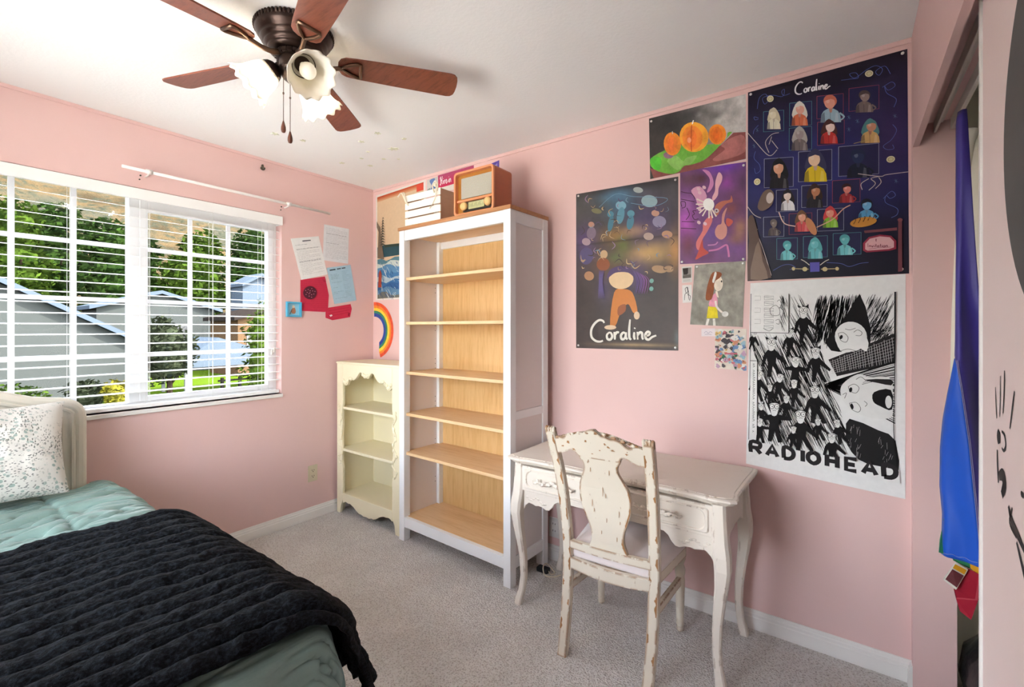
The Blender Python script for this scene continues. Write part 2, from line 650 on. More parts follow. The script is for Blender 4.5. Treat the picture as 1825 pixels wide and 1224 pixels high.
def catmull(pts, n=8, closed=False):
    P = [Vector(p) for p in pts]
    out = []
    m = len(P)
    rng = m if closed else m - 1
    for i in range(rng):
        if closed:
            p0, p1, p2, p3 = P[i - 1], P[i], P[(i + 1) % m], P[(i + 2) % m]
        else:
            p0, p1, p2, p3 = P[max(i - 1, 0)], P[i], P[i + 1], P[min(i + 2, m - 1)]
        for k in range(n):
            t = k / n
            out.append(0.5 * ((2 * p1) + (p2 - p0) * t + (2 * p0 - 5 * p1 + 4 * p2 - p3) * t * t + (3 * p1 - p0 - 3 * p2 + p3) * t ** 3))
    if not closed:
        out.append(P[-1])
    return out

# ------------------------------------------------------------------ the room shell
H = 2.44
Y1 = -3.05
WY0, WY1, WZ0, WZ1 = -2.24, -0.735, 0.905, 2.09

m = MB().box(-0.16, 3.99, Y1 - 0.1, 0.3, -0.12, 0.0)
struct(m.build('floor', 'carpet'))
m = MB().box(-0.16, 3.99, Y1 - 0.1, 0.3, H, H + 0.12)
struct(m.build('ceiling', 'ceiling_paint'))

m = MB()
m.box(-0.15, 0, Y1, WY0, 0, H)
m.box(-0.15, 0, WY1, 0.12, 0, H)
m.box(-0.15, 0, WY0, WY1, 0, WZ0)
m.box(-0.15, 0, WY0, WY1, WZ1, H)
struct(m.build('wall_left', 'pink_paint'))
struct(MB().box(0, 3.37, 0, 0.12, 0, H).build('wall_back', 'pink_paint'))
# the wall behind the photographer, with a window added to fill the room with daylight
VX0, VX1, VZ0, VZ1 = 0.60, 2.15, 0.45, 2.1
m = MB()
m.box(-0.15, VX0, Y1 - 0.1, Y1, 0, H)
m.box(VX1, 3.99, Y1 - 0.1, Y1, 0, H)
m.box(VX0, VX1, Y1 - 0.1, Y1, 0, VZ0)
m.box(VX0, VX1, Y1 - 0.1, Y1, VZ1, H)
struct(m.build('wall_front', 'pink_paint'))
w2 = thing('fill_window', 'white window added behind the photographer to light the room', 'window', (1.55, Y1 - 0.05, VZ0), kind='structure')
m = MB()
for x in (VX0, (VX0 + VX1) / 2 - 0.03, VX1 - 0.05):
    m.box(x, x + 0.05, Y1 - 0.08, Y1 - 0.03, VZ0, VZ1)
for z in (VZ0, VZ1 - 0.05):
    m.box(VX0 + 0.05, VX1 - 0.05, Y1 - 0.08, Y1 - 0.03, z, z + 0.05)
m.build('window_frame', 'vinyl_white', w2)
MB().box(VX0 + 0.05, VX1 - 0.05, Y1 - 0.058, Y1 - 0.054, VZ0 + 0.05, VZ1 - 0.05).build('glass', 'window_glass', w2)
struct(MB().box(-0.5, 14, -14, Y1 - 0.3, -0.5, -0.4).build('bounce_ground', 'bounce_concrete'), 'pale ground added behind the photographer to bounce sunlight indoors')  # added pale slab, bounces sunlight up through the added window onto the ceiling
m = MB()
m.box(3.25, 3.37, -0.04, 0.0, 0, H)
m.box(3.25, 3.37, -2.6, -0.04, 2.09, H)
m.box(3.25, 3.268, -2.6, -0.04, 2.012, 2.09)
m.box(3.25, 3.37, Y1, -2.6, 0, H)
struct(m.build('wall_right', 'pink_paint'))
m = MB()
m.box(3.95, 3.99, Y1, 0.3, 0, H)
m.box(3.37, 3.95, 0.24, 0.3, 0, H)
m.box(3.365, 3.375, 0.0, 0.24, 0, H)
m.box(3.37, 3.95, Y1, -2.95, 0, H)
struct(m.build('wall_closet', 'closet_inside'))

# baseboards
prof = [(0, 0), (0.013, 0), (0.013, 0.052), (0.010, 0.056), (0.010, 0.066), (0.007, 0.070), (0.006, 0.083), (0, 0.083)]
m = MB().loft([[(p[0], y, p[1]) for p in prof] for y in (Y1, -0.006)])
struct(m.build('baseboard_left', 'white_trim'))
m = MB().loft([[(x, -p[0], p[1]) for p in prof] for x in (0.0, 3.25)])
struct(m.build('baseboard_back', 'white_trim'))
m = MB().loft([[(3.25 - p[0], y, p[1]) for p in prof] for y in (-0.04, -0.013)])
struct(m.build('baseboard_right', 'white_trim'))
# thin painted bead where walls meet the ceiling
m = MB().box(0, 0.008, Y1, 0, H - 0.018, H)
struct(m.build('trim_1', 'pink_paint', bevel=0.002))
m = MB().box(0.008, 3.25, -0.008, 0, H - 0.02, H)
struct(m.build('trim_2', 'pink_paint', bevel=0.002))
m = MB()
m.box(3.307, 3.315, -2.58, -0.045, 2.05, 2.09)
m.box(3.315, 3.333, -2.58, -0.045, 2.082, 2.09)
m.box(3.352, 3.364, -2.58, -0.045, 2.05, 2.09)
struct(m.build('trim_3', 'track_grey', bevel=0.0015), 'grey sliding door tracks under the closet header')

# sliding closet door
d1 = thing('door_1', 'pale pink sliding closet door with a black dot and hand print', 'door', (3.296, -1.55, 0.0), kind='structure')
MB().box(3.285, 3.305, -2.2, -0.945, 0.015, 2.075).build('door_panel', 'door_paint', d1, bevel=0.002)
MB().box(3.281, 3.306, -0.945, -0.93, 0.015, 2.075).build('edge_strip', 'white_trim', d1, bevel=0.003)
DX = 3.2845

def decal(mb, pts, lift=0.0):
    mb.add([(DX - lift, p[0], p[1]) for p in pts], [tuple(range(len(pts)))])

m = MB()
decal(m, [(-1.415 + 0.305 * math.cos(2 * math.pi * k / 72), 1.655 + 0.33 * math.sin(2 * math.pi * k / 72)) for k in range(72)])
m.build('painted_dot', 'chalk_dot', d1)
m = MB()

def dstroke(pts, w, lift=0.0002):
    P = catmull([(p[0], p[1], 0) for p in pts], 6)
    n = len(P)
    L, R = [], []
    for i, p in enumerate(P):
        t = (P[min(i + 1, n - 1)] - P[max(i - 1, 0)])
        t = t.normalized() if t.length > 1e-9 else Vector((0, 1, 0))
        s = Vector((-t.y, t.x, 0))
        ww = w * (0.55 + 0.45 * math.sin(math.pi * min(max(i / (n - 1), 0.06), 0.94)))
        L.append(p + s * ww)
        R.append(p - s * ww)
    for i in range(n - 1):
        decal(m, [(L[i].x, L[i].y), (L[i + 1].x, L[i + 1].y), (R[i + 1].x, R[i + 1].y), (R[i].x, R[i].y)], lift)

dstroke([(-1.053, 1.228), (-1.056, 1.20), (-1.062, 1.170)], 0.0028)
dstroke([(-1.088, 1.252), (-1.087, 1.21), (-1.083, 1.176)], 0.0024)
dstroke([(-1.116, 1.264), (-1.114, 1.23), (-1.106, 1.186)], 0.0035)
dstroke([(-1.178, 1.234), (-1.168, 1.21), (-1.150, 1.166)], 0.0038)
dstroke([(-1.080, 1.150), (-1.076, 1.138), (-1.080, 1.126)], 0.012)
dstroke([(-1.098, 1.152), (-1.116, 1.148), (-1.124, 1.132), (-1.112, 1.120), (-1.098, 1.122)], 0.0035)
dstroke([(-1.066, 1.112), (-1.068, 1.085), (-1.074, 1.052)], 0.005)
dstroke([(-1.080, 1.066), (-1.104, 1.074), (-1.116, 1.060), (-1.098, 1.036)], 0.013)
dstroke([(-1.222, 1.078), (-1.222, 1.068)], 0.009)
dstroke([(-1.142, 1.030), (-1.160, 1.012), (-1.200, 0.998), (-1.24, 0.985)], 0.008)
dstroke([(-1.165, 1.034), (-1.150, 1.004), (-1.190, 0.992)], 0.004)
dstroke([(-1.190, 0.985), (-1.225, 0.955), (-1.25, 0.93)], 0.006)
m.build('hand_print', 'black_paint', d1)

d2 = thing('door_2', 'second pale pink sliding closet door behind the marked one', 'door', (3.345, -2.0, 0.0), kind='structure')
MB().box(3.333, 3.351, -2.58, -1.40, 0.015, 2.075).build('door_panel', 'door_paint', d2, bevel=0.002)

# ------------------------------------------------------------------ window, sill, blind
w1 = thing('window_1', 'white vinyl sliding window with white grid bars', 'window', (-0.09, -1.488, WZ0), kind='structure')
m = MB()
fx0, fx1 = -0.13, -0.07
m.box(fx0, fx1, WY0, WY0 + 0.05, WZ0, WZ1)
m.box(fx0, fx1, WY1 - 0.05, WY1, WZ0, WZ1)
m.box(fx0, fx1, WY0 + 0.05, WY1 - 0.05, WZ0, WZ0 + 0.035)
m.box(fx0, fx1, WY0 + 0.05, WY1 - 0.05, WZ1 - 0.035, WZ1)
m.box(fx0, fx1 + 0.004, -1.527, -1.465, WZ0 + 0.035, WZ1 - 0.035)
m.build('window_frame', 'vinyl_white', w1, bevel=0.003)
m = MB()
m.box(-0.104, -0.062, -1.48, -1.443, WZ0 + 0.035, 2.055)
m.box(-0.104, -0.062, -0.794, -0.756, WZ0 + 0.035, 2.055)
m.box(-0.104, -0.062, -1.443, -0.794, WZ0 + 0.035, 0.967)
m.box(-0.104, -0.062, -1.443, -0.794, 1.985, 2.055)
m.build('sash', 'vinyl_white', w1, bevel=0.003)
for nm, ys, y0, y1, zb, zt in (('right', (-1.233, -1.025), -1.443, -0.794, 0.967, 1.985), ('left', (-1.955, -1.741), -2.19, -1.527, 0.94, 2.055)):
    m = MB()
    for y in ys:
        m.box(-0.096, -0.086, y - 0.011, y + 0.011, zb, zt)
    for z in (1.194, 1.49, 1.778):
        m.box(-0.0955, -0.0865, y0, y1, z - 0.011, z + 0.011)
    m.build('muntin_grid', 'vinyl_white', w1)
    MB().box(-0.093, -0.089, y0, y1, zb, zt).build('glass', 'window_glass', w1)
m = MB()
m.box(-0.15, 0.0, WY0, WY1, WZ0 - 0.02, WZ0)
m.box(0.0, 0.014, WY0 - 0.004, WY1 + 0.004, WZ0 - 0.022, WZ0)
struct(m.build('trim_4', 'white_trim', bevel=0.003), 'white window sill above the pink wall')

bl = thing('window_blind', 'white horizontal slat blind hanging open in front of the window', 'blind', (-0.03, -1.488, 2.09))
m = MB()
m.box(-0.004, 0.012, WY0 - 0.004, WY1 + 0.004, 2.028, 2.086)
m.box(-0.06, -0.004, WY1 - 0.008, WY1 - 0.002, 2.028, 2.086)
m.build('valance', 'blind_white', bl, bevel=0.003)
MB().box(-0.058, -0.01, WY0 + 0.01, WY1 - 0.01, 2.045, 2.085).build('headrail', 'blind_white', bl)
m = MB()
for k in range(21):
    z = 1.989 - 0.0521 * k
    if z < 0.965:
        break
    ti = math.radians(lerp(1.0, 12.5, (z - 0.96) / 1.03))     # the loose cords let the upper slats tip a little more
    prof = []
    for i in range(7):
        u = (i / 6 - 0.5) * 0.05
        crown = 0.0008 * (1 - (2 * i / 6 - 1) ** 2)
        prof.append((-0.032 + u * math.cos(ti), z - u * math.sin(ti) + crown))
    prof += [(p[0], p[1] - 0.0022) for p in reversed(prof)]
    m.loft([[(p[0], y, p[1]) for p in prof] for y in (WY0 + 0.008, WY1 - 0.010)])
m.build('slats', 'blind_white', bl)
MB().box(-0.056, -0.008, WY0 + 0.008, WY1 - 0.010, 0.912, 0.932).build('bottom_rail', 'blind_white', bl, bevel=0.004)
m = MB()
for y in (-2.13, -1.77, -1.455, -1.145, -0.86):
    for x in (-0.0585, -0.0055):
        m.tube([(x, y, 2.04), (x, y, 0.93)], 0.0008, 5)
    m.tube([(-0.032, y + 0.012, 2.04), (-0.032, y + 0.012, 0.93)], 0.0009, 5)
m.build('ladder_cords', 'blind_white', bl)
m = MB()
for y, zb in ((-0.80, 1.20), (-0.785, 1.215)):
    m.tube([(0.004, y, 2.03), (0.004, y + 0.002, 1.6), (0.004, y, zb)], 0.001, 6)
m.build('pull_cord', 'blind_white', bl)
m = MB()
for y, zb in ((-0.80, 1.20), (-0.785, 1.215)):
    m.lathe([(0.002, zb), (0.006, zb - 0.008), (0.0075, zb - 0.03), (0.003, zb - 0.034)], (0.004, y, 0), 10)
m.build('tassel', 'plastic_white', bl, smooth=True)

cr = thing('curtain_rod', 'slim white curtain rod above the right half of the window', 'curtain rod', (0.06, -1.0, 2.168))
MB().tube([(0.058, -1.585, 2.172), (0.058, -1.0, 2.168), (0.058, -0.417, 2.163)], 0.0085, 12).build('rod', 'white_trim', cr, smooth=True)
for y, z in ((-1.472, 2.172), (-0.715, 2.166)):
    b = MB()
    b.tube([(0.0, y, z - 0.016), (0.03, y, z - 0.016), (0.058, y, z - 0.012)], 0.004, 8)
    b.tube([(0.058, y - 0.014, z), (0.058, y + 0.014, z)], 0.0125, 14)
    b.build('bracket', 'white_trim', cr, smooth=True)
    sb = MB()
    sb.tube([(0.0, y - 0.022, z - 0.014), (0.006, y - 0.022, z - 0.014)], 0.004, 8)
    sb.tube([(0.0, y - 0.026, z - 0.036), (0.006, y - 0.026, z - 0.036)], 0.0035, 8)
    sb.build('screw', 'hook_metal', cr)

hk = MB()
hk.tube([(0.0, -0.861, 2.392), (0.012, -0.861, 2.392)], 0.006, 10)
hk.tube(catmull([(0.010, -0.861, 2.394), (0.016, -0.861, 2.382), (0.012, -0.861, 2.372), (0.03, -0.861, 2.364), (0.036, -0.861, 2.372)], 5), 0.0045, 8)
hk.ball((0.01, -0.861, 2.372), 0.014, 12, 8, (0.7, 1.1, 0.9))
tag(hk.build('wall_hook', 'hook_metal', smooth=True), 'small dark metal hook screwed high on the pink wall near the ceiling', 'hook')

# glow stars on the ceiling
def star_at(x, y, r, rot):
    s = MB()
    pts = []
    for k in range(10):
        a = rot + math.pi * k / 5
        q = r if k % 2 == 0 else r * 0.42
        pts.append((x + q * math.cos(a), y + q * math.sin(a)))
    s.prism(pts, H - 0.003, H, 'z')
    return s

for i, (x, y, r, rot) in enumerate([(0.806, -0.463, 0.030, 0.2), (0.828, -0.452, 0.018, 0.9), (0.978, -0.522, 0.017, 0.5), (0.918, -0.661, 0.020, 1.1), (0.745, -0.644, 0.020, 0.1), (0.342, -0.508, 0.020, 0.7), (0.451, -0.363, 0.020, 0.3), (0.625, -0.388, 0.016, 1.0), (0.646, -0.525, 0.012, 0.4), (0.516, -0.480, 0.014, 0.8), (0.445, -1.000, 0.024, 0.2), (0.483, -0.856, 0.018, 0.6), (0.700, -0.33, 0.012, 0.1)]):
    tag(star_at(x, y, r, rot).build('star_sticker', 'star_plastic'), 'small pale plastic star stuck to the white ceiling', 'sticker', 'pale stars on the ceiling')

# outlets
def outlet(name, label, org, ux, w=0.07, h=0.114):
    # org: centre on the wall; ux: direction along the wall; n: into the room
    u = Vector(ux)
    n = Vector((u.y, -u.x, 0)) if abs(u.x) > 0.5 else Vector((1, 0, 0))
    t = thing(name, label, 'outlet', org)
    o = Vector(org)

    def bx(a0, a1, z0, z1, d0, d1):
        b = MB()
        vs = []
        for z in (z0, z1):
            for d in (d0, d1):
                for a in (a0, a1):
                    p = o + u * a + n * d
                    vs.append((p.x, p.y, p.z + z))
        b.add(vs, [(0, 2, 3, 1), (4, 5, 7, 6), (0, 1, 5, 4), (2, 6, 7, 3), (0, 4, 6, 2), (1, 3, 7, 5)])
        return b
    return t, bx

t, bx = outlet('wall_outlet', 'ivory double outlet low on the pink wall under the window side', (0.0, -0.515, 0.318), (0, 1, 0))
bx(-0.035, 0.035, -0.057, 0.057, 0, 0.006).build('cover_plate', 'plastic_ivory', t, bevel=0.002)
for z in (-0.02, 0.02):
    s = bx(-0.017, 0.017, z - 0.014, z + 0.014, 0.006, 0.008).build('socket', 'plastic_ivory', t, bevel=0.001)
    q = bx(-0.009, -0.006, z - 0.002, z + 0.008, 0.008, 0.0086)
    q2 = bx(0.006, 0.009, z - 0.002, z + 0.007, 0.008, 0.0086)
    q3 = bx(-0.003, 0.003, z - 0.010, z - 0.005, 0.008, 0.0086)
    q.add(q2.v, q2.f).add(q3.v, q3.f)
    q.build('slot', 'slot_dark', s)
t, bx = outlet('wall_outlet', 'white outlet low on the pink wall seen between the tall bookcase and desk leg', (1.68, 0.0, 0.185), (1, 0, 0))
bx(-0.036, 0.036, -0.057, 0.057, 0, 0.006).build('cover_plate', 'plastic_white', t, bevel=0.002)
for z in (-0.02, 0.02):
    s = bx(-0.017, 0.017, z - 0.014, z + 0.014, 0.006, 0.008).build('socket', 'plastic_white', t, bevel=0.001)
    q = bx(-0.009, -0.006, z - 0.002, z + 0.008, 0.008, 0.0086)
    q2 = bx(0.006, 0.009, z - 0.002, z + 0.007, 0.008, 0.0086)
    q.add(q2.v, q2.f)
    q.build('slot', 'slot_dark', s)

# ------------------------------------------------------------------ outdoors beyond the window
GZ = -1.6
m = MB().box(-60, -0.6, -30, 45, GZ - 0.3, GZ)
struct(m.build('yard_ground', 'yard_ground'), 'brown ground of the yard outside')

def hill_pt(u, v):
    x = lerp(-42, -190, v)
    y = lerp(-75, 130, u)
    z = GZ + (v ** 1.05) * 78 - 1.2 * math.cos(u * 9) * v + 2.4 * noise.noise(Vector((x * 0.06, y * 0.06, 0))) + 0.8 * noise.noise(Vector((x * 0.35, y * 0.35, 3)))
    return (x, y, z)

struct(MB().grid(hill_pt, 110, 90).build('hill_slope', 'sage_hill', smooth=True), 'dry sagebrush hillside rising behind the trees')

m = MB()
m.grid(lambda u, v: (lerp(-33, -14.0, v) + 0.5 * math.sin(u * 7), lerp(0.5, 13.5, u) + v * -1.0, GZ + 0.03 + 0.03 * math.sin(u * 20) * math.sin(v * 13)), 20, 16)
struct(m.build('lawn', 'lawn_green', smooth=True), 'bright green lawn seen through the lower window')


def leaves(mb, c, r, n, size, rnd, hollow=0.55):
    for _ in range(n):
        while True:
            p = Vector((rnd.uniform(-1, 1), rnd.uniform(-1, 1), rnd.uniform(-1, 1)))
            if hollow < p.length < 1:
                break
        q = Vector((c[0] + p.x * r[0], c[1] + p.y * r[1], c[2] + p.z * r[2]))
        q += Vector((1, 1, 1)) * 0.35 * noise.noise(q * 0.9)
        a = Vector((rnd.gauss(0, 1), rnd.gauss(0, 1), rnd.gauss(0, 0.6))).normalized()
        b = a.orthogonal().normalized()
        s = size * rnd.uniform(0.6, 1.4)
        mb.add([q - a * s, q - b * s * 0.45, q + a * s, q + b * s * 0.45], [(0, 1, 2, 3)])


def tree(label, x, y, h, rad, mat, n, seed, crown_low=0.15, size=0.16, name='tree', group=None, tall=1.0):
    rnd = random.Random(seed)
    t = thing(name, label, 'tree' if name == 'tree' else 'bush', (x, y, GZ), group=group)
    m = MB()
    base = GZ + h * crown_low
    for k in range(9):
        f = k / 8
        cz = lerp(base + rad * 0.5, GZ + h - rad * 0.45, f)
        rr = rad * (0.62 + 0.42 * math.sin(math.pi * (0.18 + 0.7 * f)))
        ox, oy = rnd.uniform(-0.16, 0.16) * rad, rnd.uniform(-0.16, 0.16) * rad
        leaves(m, (x + ox, y + oy, cz), (rr * 0.80, rr * 0.80, max(rad * 0.55 * tall, h * 0.085)), n // 9, size, rnd, 0.45)
    core = MB()
    for k in range(7):
        f = k / 6
        cz = lerp(base + rad * 0.4, GZ + h - rad * 0.6, f)
        core.ball((x, y, cz), rad * (0.30 + 0.22 * math.sin(math.pi * (0.18 + 0.7 * f))), 10, 8, (1, 1, max(0.7, h * 0.09 / rad)))
    m.add(core.v, core.f)
    m.build('foliage', mat, t)
    tr = MB()
    r0 = 0.035 * h if name == 'tree' else 0.03
    tr.tube([(x, y, GZ - 0.05), (x + 0.05, y, GZ + h * 0.35), (x - 0.05, y + 0.06, GZ + h * 0.75)], [r0, r0 * 0.75, r0 * 0.35], 8)
    for k in range(4):
        a = k * 1.7 + seed
        tr.tube([(x, y, GZ + h * (0.25 + 0.1 * k)), (x + rad * 0.5 * math.cos(a), y + rad * 0.5 * math.sin(a), GZ + h * (0.45 + 0.1 * k))], [r0 * 0.4, r0 * 0.15], 6)
    tr.build('trunk', 'tree_bark', t)

TG = 'tall green trees beyond the yard'
tree('bright green tree at the left edge of the window, above the grey gable', -40, 2.6, 11.2, 2.3, 'leaf_bright', 4600, 3, group=TG, size=0.24)
tree('dark green tree just left of the window centre post', -40, 7.4, 10.8, 2.3, 'leaf_dark', 4600, 4, group=TG, size=0.24)
tree('bright green tree behind the left white bar of the right sash', -40, 12.2, 9.2, 2.3, 'leaf_bright', 4600, 5, group=TG, size=0.24)
tree('tall dark green tree in the right column of the right sash', -40, 17.0, 11.8, 2.3, 'leaf_dark', 4600, 6, group=TG, size=0.24)
RT = 'rear row of trees below the hillside'
tree('dark rear tree behind the second white bar from the left of the window', -47, 5.4, 12.6, 2.5, 'leaf_dark', 3800, 22, 0.12, 0.28, group=RT)
tree('rear tree half hidden behind the window centre post', -47, 10.6, 10.6, 2.5, 'leaf_dark', 3800, 23, 0.12, 0.28, group=RT)
tree('lighter green rear tree in the middle column of the right sash', -47, 15.8, 12.0, 2.5, 'leaf_bright', 3800, 24, 0.12, 0.28, group=RT)
tree('dark rear tree at the right end of the right sash', -47, 21.0, 12.8, 2.5, 'leaf_dark', 3800, 25, 0.12, 0.28, group=RT)
tree('grey-leaved small tree in front of the pale carport', -17.2, 3.9, 3.3, 1.05, 'leaf_grey', 2600, 7, 0.3, 0.10)
tree('fresh green slender tree near the right edge of the window', -11.6, 4.6, 3.6, 0.7, 'leaf_bright', 1400, 8, 0.15, 0.08, tall=1.6)
tree('low green shrub below the grey house wall', -19.5, 0.05, 1.1, 0.95, 'leaf_bright', 700, 9, 0.1, 0.10, 'bush')
tree('grey-green low shrub under the right end of the grey gable', -19.5, 2.05, 0.9, 0.9, 'leaf_grey', 700, 10, 0.1, 0.10, 'bush')
tree('yellow-green shrub beside the window centre post', -17.2, 2.35, 1.2, 0.55, 'leaf_yellow', 500, 11, 0.1, 0.09, 'bush')
tree('low grey-green shrub in front of the dark rail fence', -15, 6.3, 0.8, 0.8, 'leaf_grey', 600, 12, 0.1, 0.07, 'bush')


def house(name, label, x, y0, y1, depth, eave, ridge, wm, rm, ry, win):
    t = thing(name, label, 'house', (x, (y0 + y1) / 2, GZ))
    w = MB()
    w.prism([(y0, GZ), (y1, GZ), (y1, eave), (ry, ridge), (y0, eave)], x - depth, x, 'x')
    w.build('walls', wm, t)
    r = MB()
    for a, b in (((y0, eave), (ry, ridge)), ((y1, eave), (ry, ridge))):
        dy, dz = a[0] - b[0], a[1] - b[1]
        e = (a[0] + dy * 0.12, a[1] + dz * 0.12)
        r.add([(x + 0.35, b[0], b[1] + 0.02), (x + 0.35, e[0], e[1] + 0.02), (x - depth - 0.3, e[0], e[1] + 0.02), (x - depth - 0.3, b[0], b[1] + 0.02),
               (x + 0.35, b[0], b[1] + 0.24), (x + 0.35, e[0], e[1] + 0.24), (x - depth - 0.3, e[0], e[1] + 0.24), (x - depth - 0.3, b[0], b[1] + 0.24)],
              [(0, 1, 2, 3), (4, 7, 6, 5), (0, 4, 5, 1), (1, 5, 6, 2), (2, 6, 7, 3), (3, 7, 4, 0)])
    r.build('roof', rm, t)
    for (a, b, c, d) in win:
        f = MB().box(x - 0.02, x + 0.04, a, b, c, d).build('window_frame', 'pale_post', t)
        MB().box(x + 0.035, x + 0.05, a + 0.07, b - 0.07, c + 0.07, d - 0.07).build('pane', 'cord_dark', f)

house('neighbour_house', 'grey neighbouring house with a pale blue gable roof at the left of the window', -23.5, -5.2, 4.4, 6, 0.75, 3.15, 'siding_grey', 'roof_blue', 0.2, [(-3.4, -2.2, -0.4, 0.7)])
house('neighbour_house', 'low house with a long pale blue roof behind the window centre post', -33.5, 5.2, 11.6, 3.5, 2.6, 3.6, 'siding_grey', 'roof_blue', 8.4, [(9.1, 10.0, 0.2, 1.6)])
house('neighbour_house', 'tan house with dark roof behind the right window sash', -27.0, 10.4, 16.6, 4, 1.9, 2.7, 'tan_siding', 'dark_roof', 13.2, [(10.9, 11.8, 0.0, 1.1), (12.6, 13.5, 0.0, 1.1)])
house('garden_shed', 'pale bluish shed high between the trees at the right of the window', -34.0, 13.7, 16.3, 2.0, 4.6, 5.4, 'roof_blue', 'roof_blue', 15.0, [])

cp = thing('carport', 'pale blue sloping carport roof beyond the lawn', 'carport', (-20.5, 7.0, GZ))
m = MB()
m.prism([(4.9, -0.05), (6.3, 0.95), (9.6, -0.1), (9.6, -0.3), (4.9, -0.3)], -22.5, -19.2, 'x')
m.build('roof', 'roof_blue', cp)
for x in (-22.2, -19.5):
    for y in (5.2, 9.3):
        MB().box(x - 0.06, x + 0.06, y - 0.06, y + 0.06, GZ, -0.28).build('post', 'pale_post', cp)

fe = thing('garden_fence', 'dark rail fence at the right end of the lawn', 'fence', (-17.5, 7.6, GZ))
m = MB()
for z in (-0.75, -1.2):
    m.box(-16.9, -16.84, 5.4, 11.0, z, z + 0.07)
m.build('rail', 'fence_dark', fe)
for k in range(9):
    y = 5.5 + 0.65 * k
    MB().box(-16.92, -16.82, y, y + 0.09, GZ, -0.6).build('post', 'fence_dark' if k < 5 else 'pale_post', fe)
# ------------------------------------------------------------------ tall bookcase
bk = thing('bookcase', 'tall white bookcase with empty oak shelves against the pink wall', 'bookcase', (0.752, -0.368, 0), math.radians(-2.1))
BW, BD, BH = 0.905, 0.345, 1.957
P = 0.048
for x in (0, BW - P):
    for y in (0, BD - P):
        MB().box(x, x + P, y, y + P, 0, BH).build('post', 'bookcase_white', bk, bevel=0.002)
MB().box(P, BW - P, 0.004, 0.026, 1.893, BH).build('top_rail', 'bookcase_white', bk, bevel=0.0015)
MB().box(P, BW - P, 0.004, 0.03, 0.088, 0.150).build('bottom_rail', 'bookcase_white', bk, bevel=0.0015)
MB().box(P, BW - P, BD - 0.03, BD - 0.012, 1.880, 1.926).build('back_rail', 'bookcase_white', bk, bevel=0.0015)
MB().box(P, BW - P, BD - 0.012, BD - 0.006, 0.10, 1.9).build('back_panel', 'oak_back', bk)
MB().box(0.024, BW - 0.024, 0.026, BD - 0.012, 1.926, BH).build('top_underside', 'oak_shelf', bk)
for xa, xb in ((0.010, 0.024), (BW - 0.024, BW - 0.010)):
    m = MB().box(xa, xb, P, BD - P, 0.10, BH)
    xs = 0.0245 if xa < 0.1 else BW - 0.0245
    for z in [0.3 + 0.032 * k for k in range(46)]:
        if int(z * 100) % 26 < 10:
            m.box(xs - 0.0006, xs + 0.0006, BD - P - 0.016, BD - P - 0.011, z, z + 0.004, 1)
    s = m.build('side_panel', ['bookcase_panel', 'slot_dark'], bk)
    xo = (0.002, 0.010) if xa < 0.1 else (BW - 0.010, BW - 0.002)
    for z0, z1 in ((0.088, 0.150), (0.862, 0.905), (1.893, BH)):
        MB().box(xo[0], xo[1], P, BD - P, z0, z1).build('side_rail', 'bookcase_white', s, bevel=0.001)
MB().box(0.024, BW - 0.024, 0.03, BD - 0.012, 0.132, 0.150).build('shelf', 'oak_shelf', bk, bevel=0.001)
for z in (1.652, 1.373, 1.058, 0.797, 0.549):
    MB().box(0.026, BW - 0.026, 0.018, BD - 0.014, z - 0.009, z + 0.009).build('shelf', 'oak_shelf', bk, bevel=0.002)
MB().box(-0.006, BW + 0.006, -0.008, BD, BH, BH + 0.02).build('top_board', 'oak_top', bk, bevel=0.002)

# ------------------------------------------------------------------ small cream bookshelf
sb = thing('bookshelf', 'short cream painted bookshelf with scalloped carved front in the corner', 'bookshelf', (0.38, -0.345, 0), local=True)
# local frame: x -0.345..0.345 along the wall, y 0 (front)..0.325, a touch turned
SW = 0.345
def L(x):
    return x
th = 0.02
m = MB()
for s in (-1, 1):
    m = MB()
    outer = s * SW
    inner = s * (SW - 0.072)
    pts = [(outer, 0.0), (outer, 1.085), (inner, 1.085), (inner, 0.955), (inner, 0.80), (inner + s * 0.012, 0.74), (inner + s * 0.004, 0.66), (inner + s * 0.014, 0.56), (inner + s * 0.004, 0.47), (inner + s * 0.012, 0.38), (inner, 0.33), (inner, 0.10), (inner + s * 0.022, 0.06), (inner + s * 0.034, 0.0)]
    m.prism(pts, 0.0, th)
    m.build('front_stile', 'cream_paint', sb, bevel=0.003)
half = [(0.0, 1.000), (0.012, 0.994), (0.03, 0.996), (0.040, 1.012), (0.055, 1.030), (0.068, 1.034), (0.085, 1.022), (0.105, 0.998), (0.128, 0.978), (0.150, 0.972), (0.170, 0.976), (0.195, 0.972), (0.205, 0.958), (0.215, 0.938), (0.235, 0.928), (0.255, 0.934), (0.273, 0.950)]
low = [(-a, b) for a, b in reversed(half)] + half[1:]
m = MB().prism(low + [(0.273, 1.085), (-0.273, 1.085)], 0.0, th)
m.build('top_rail', 'cream_paint', sb, bevel=0.003)
ap = [(0.0, 0.042), (0.03, 0.036), (0.06, 0.046), (0.075, 0.042), (0.11, 0.055), (0.15, 0.078), (0.19, 0.090), (0.205, 0.086), (0.24, 0.094), (0.273, 0.078)]
low = [(-a, b) for a, b in reversed(ap)] + ap[1:]
MB().prism(low + [(0.273, 0.150), (-0.273, 0.150)], 0.0, th).build('bottom_rail', 'cream_paint', sb, bevel=0.003)
MB().box(-SW - 0.004, SW + 0.004, -0.004, 0.325, 1.085, 1.10).build('top_board', 'cream_paint', sb, bevel=0.003)
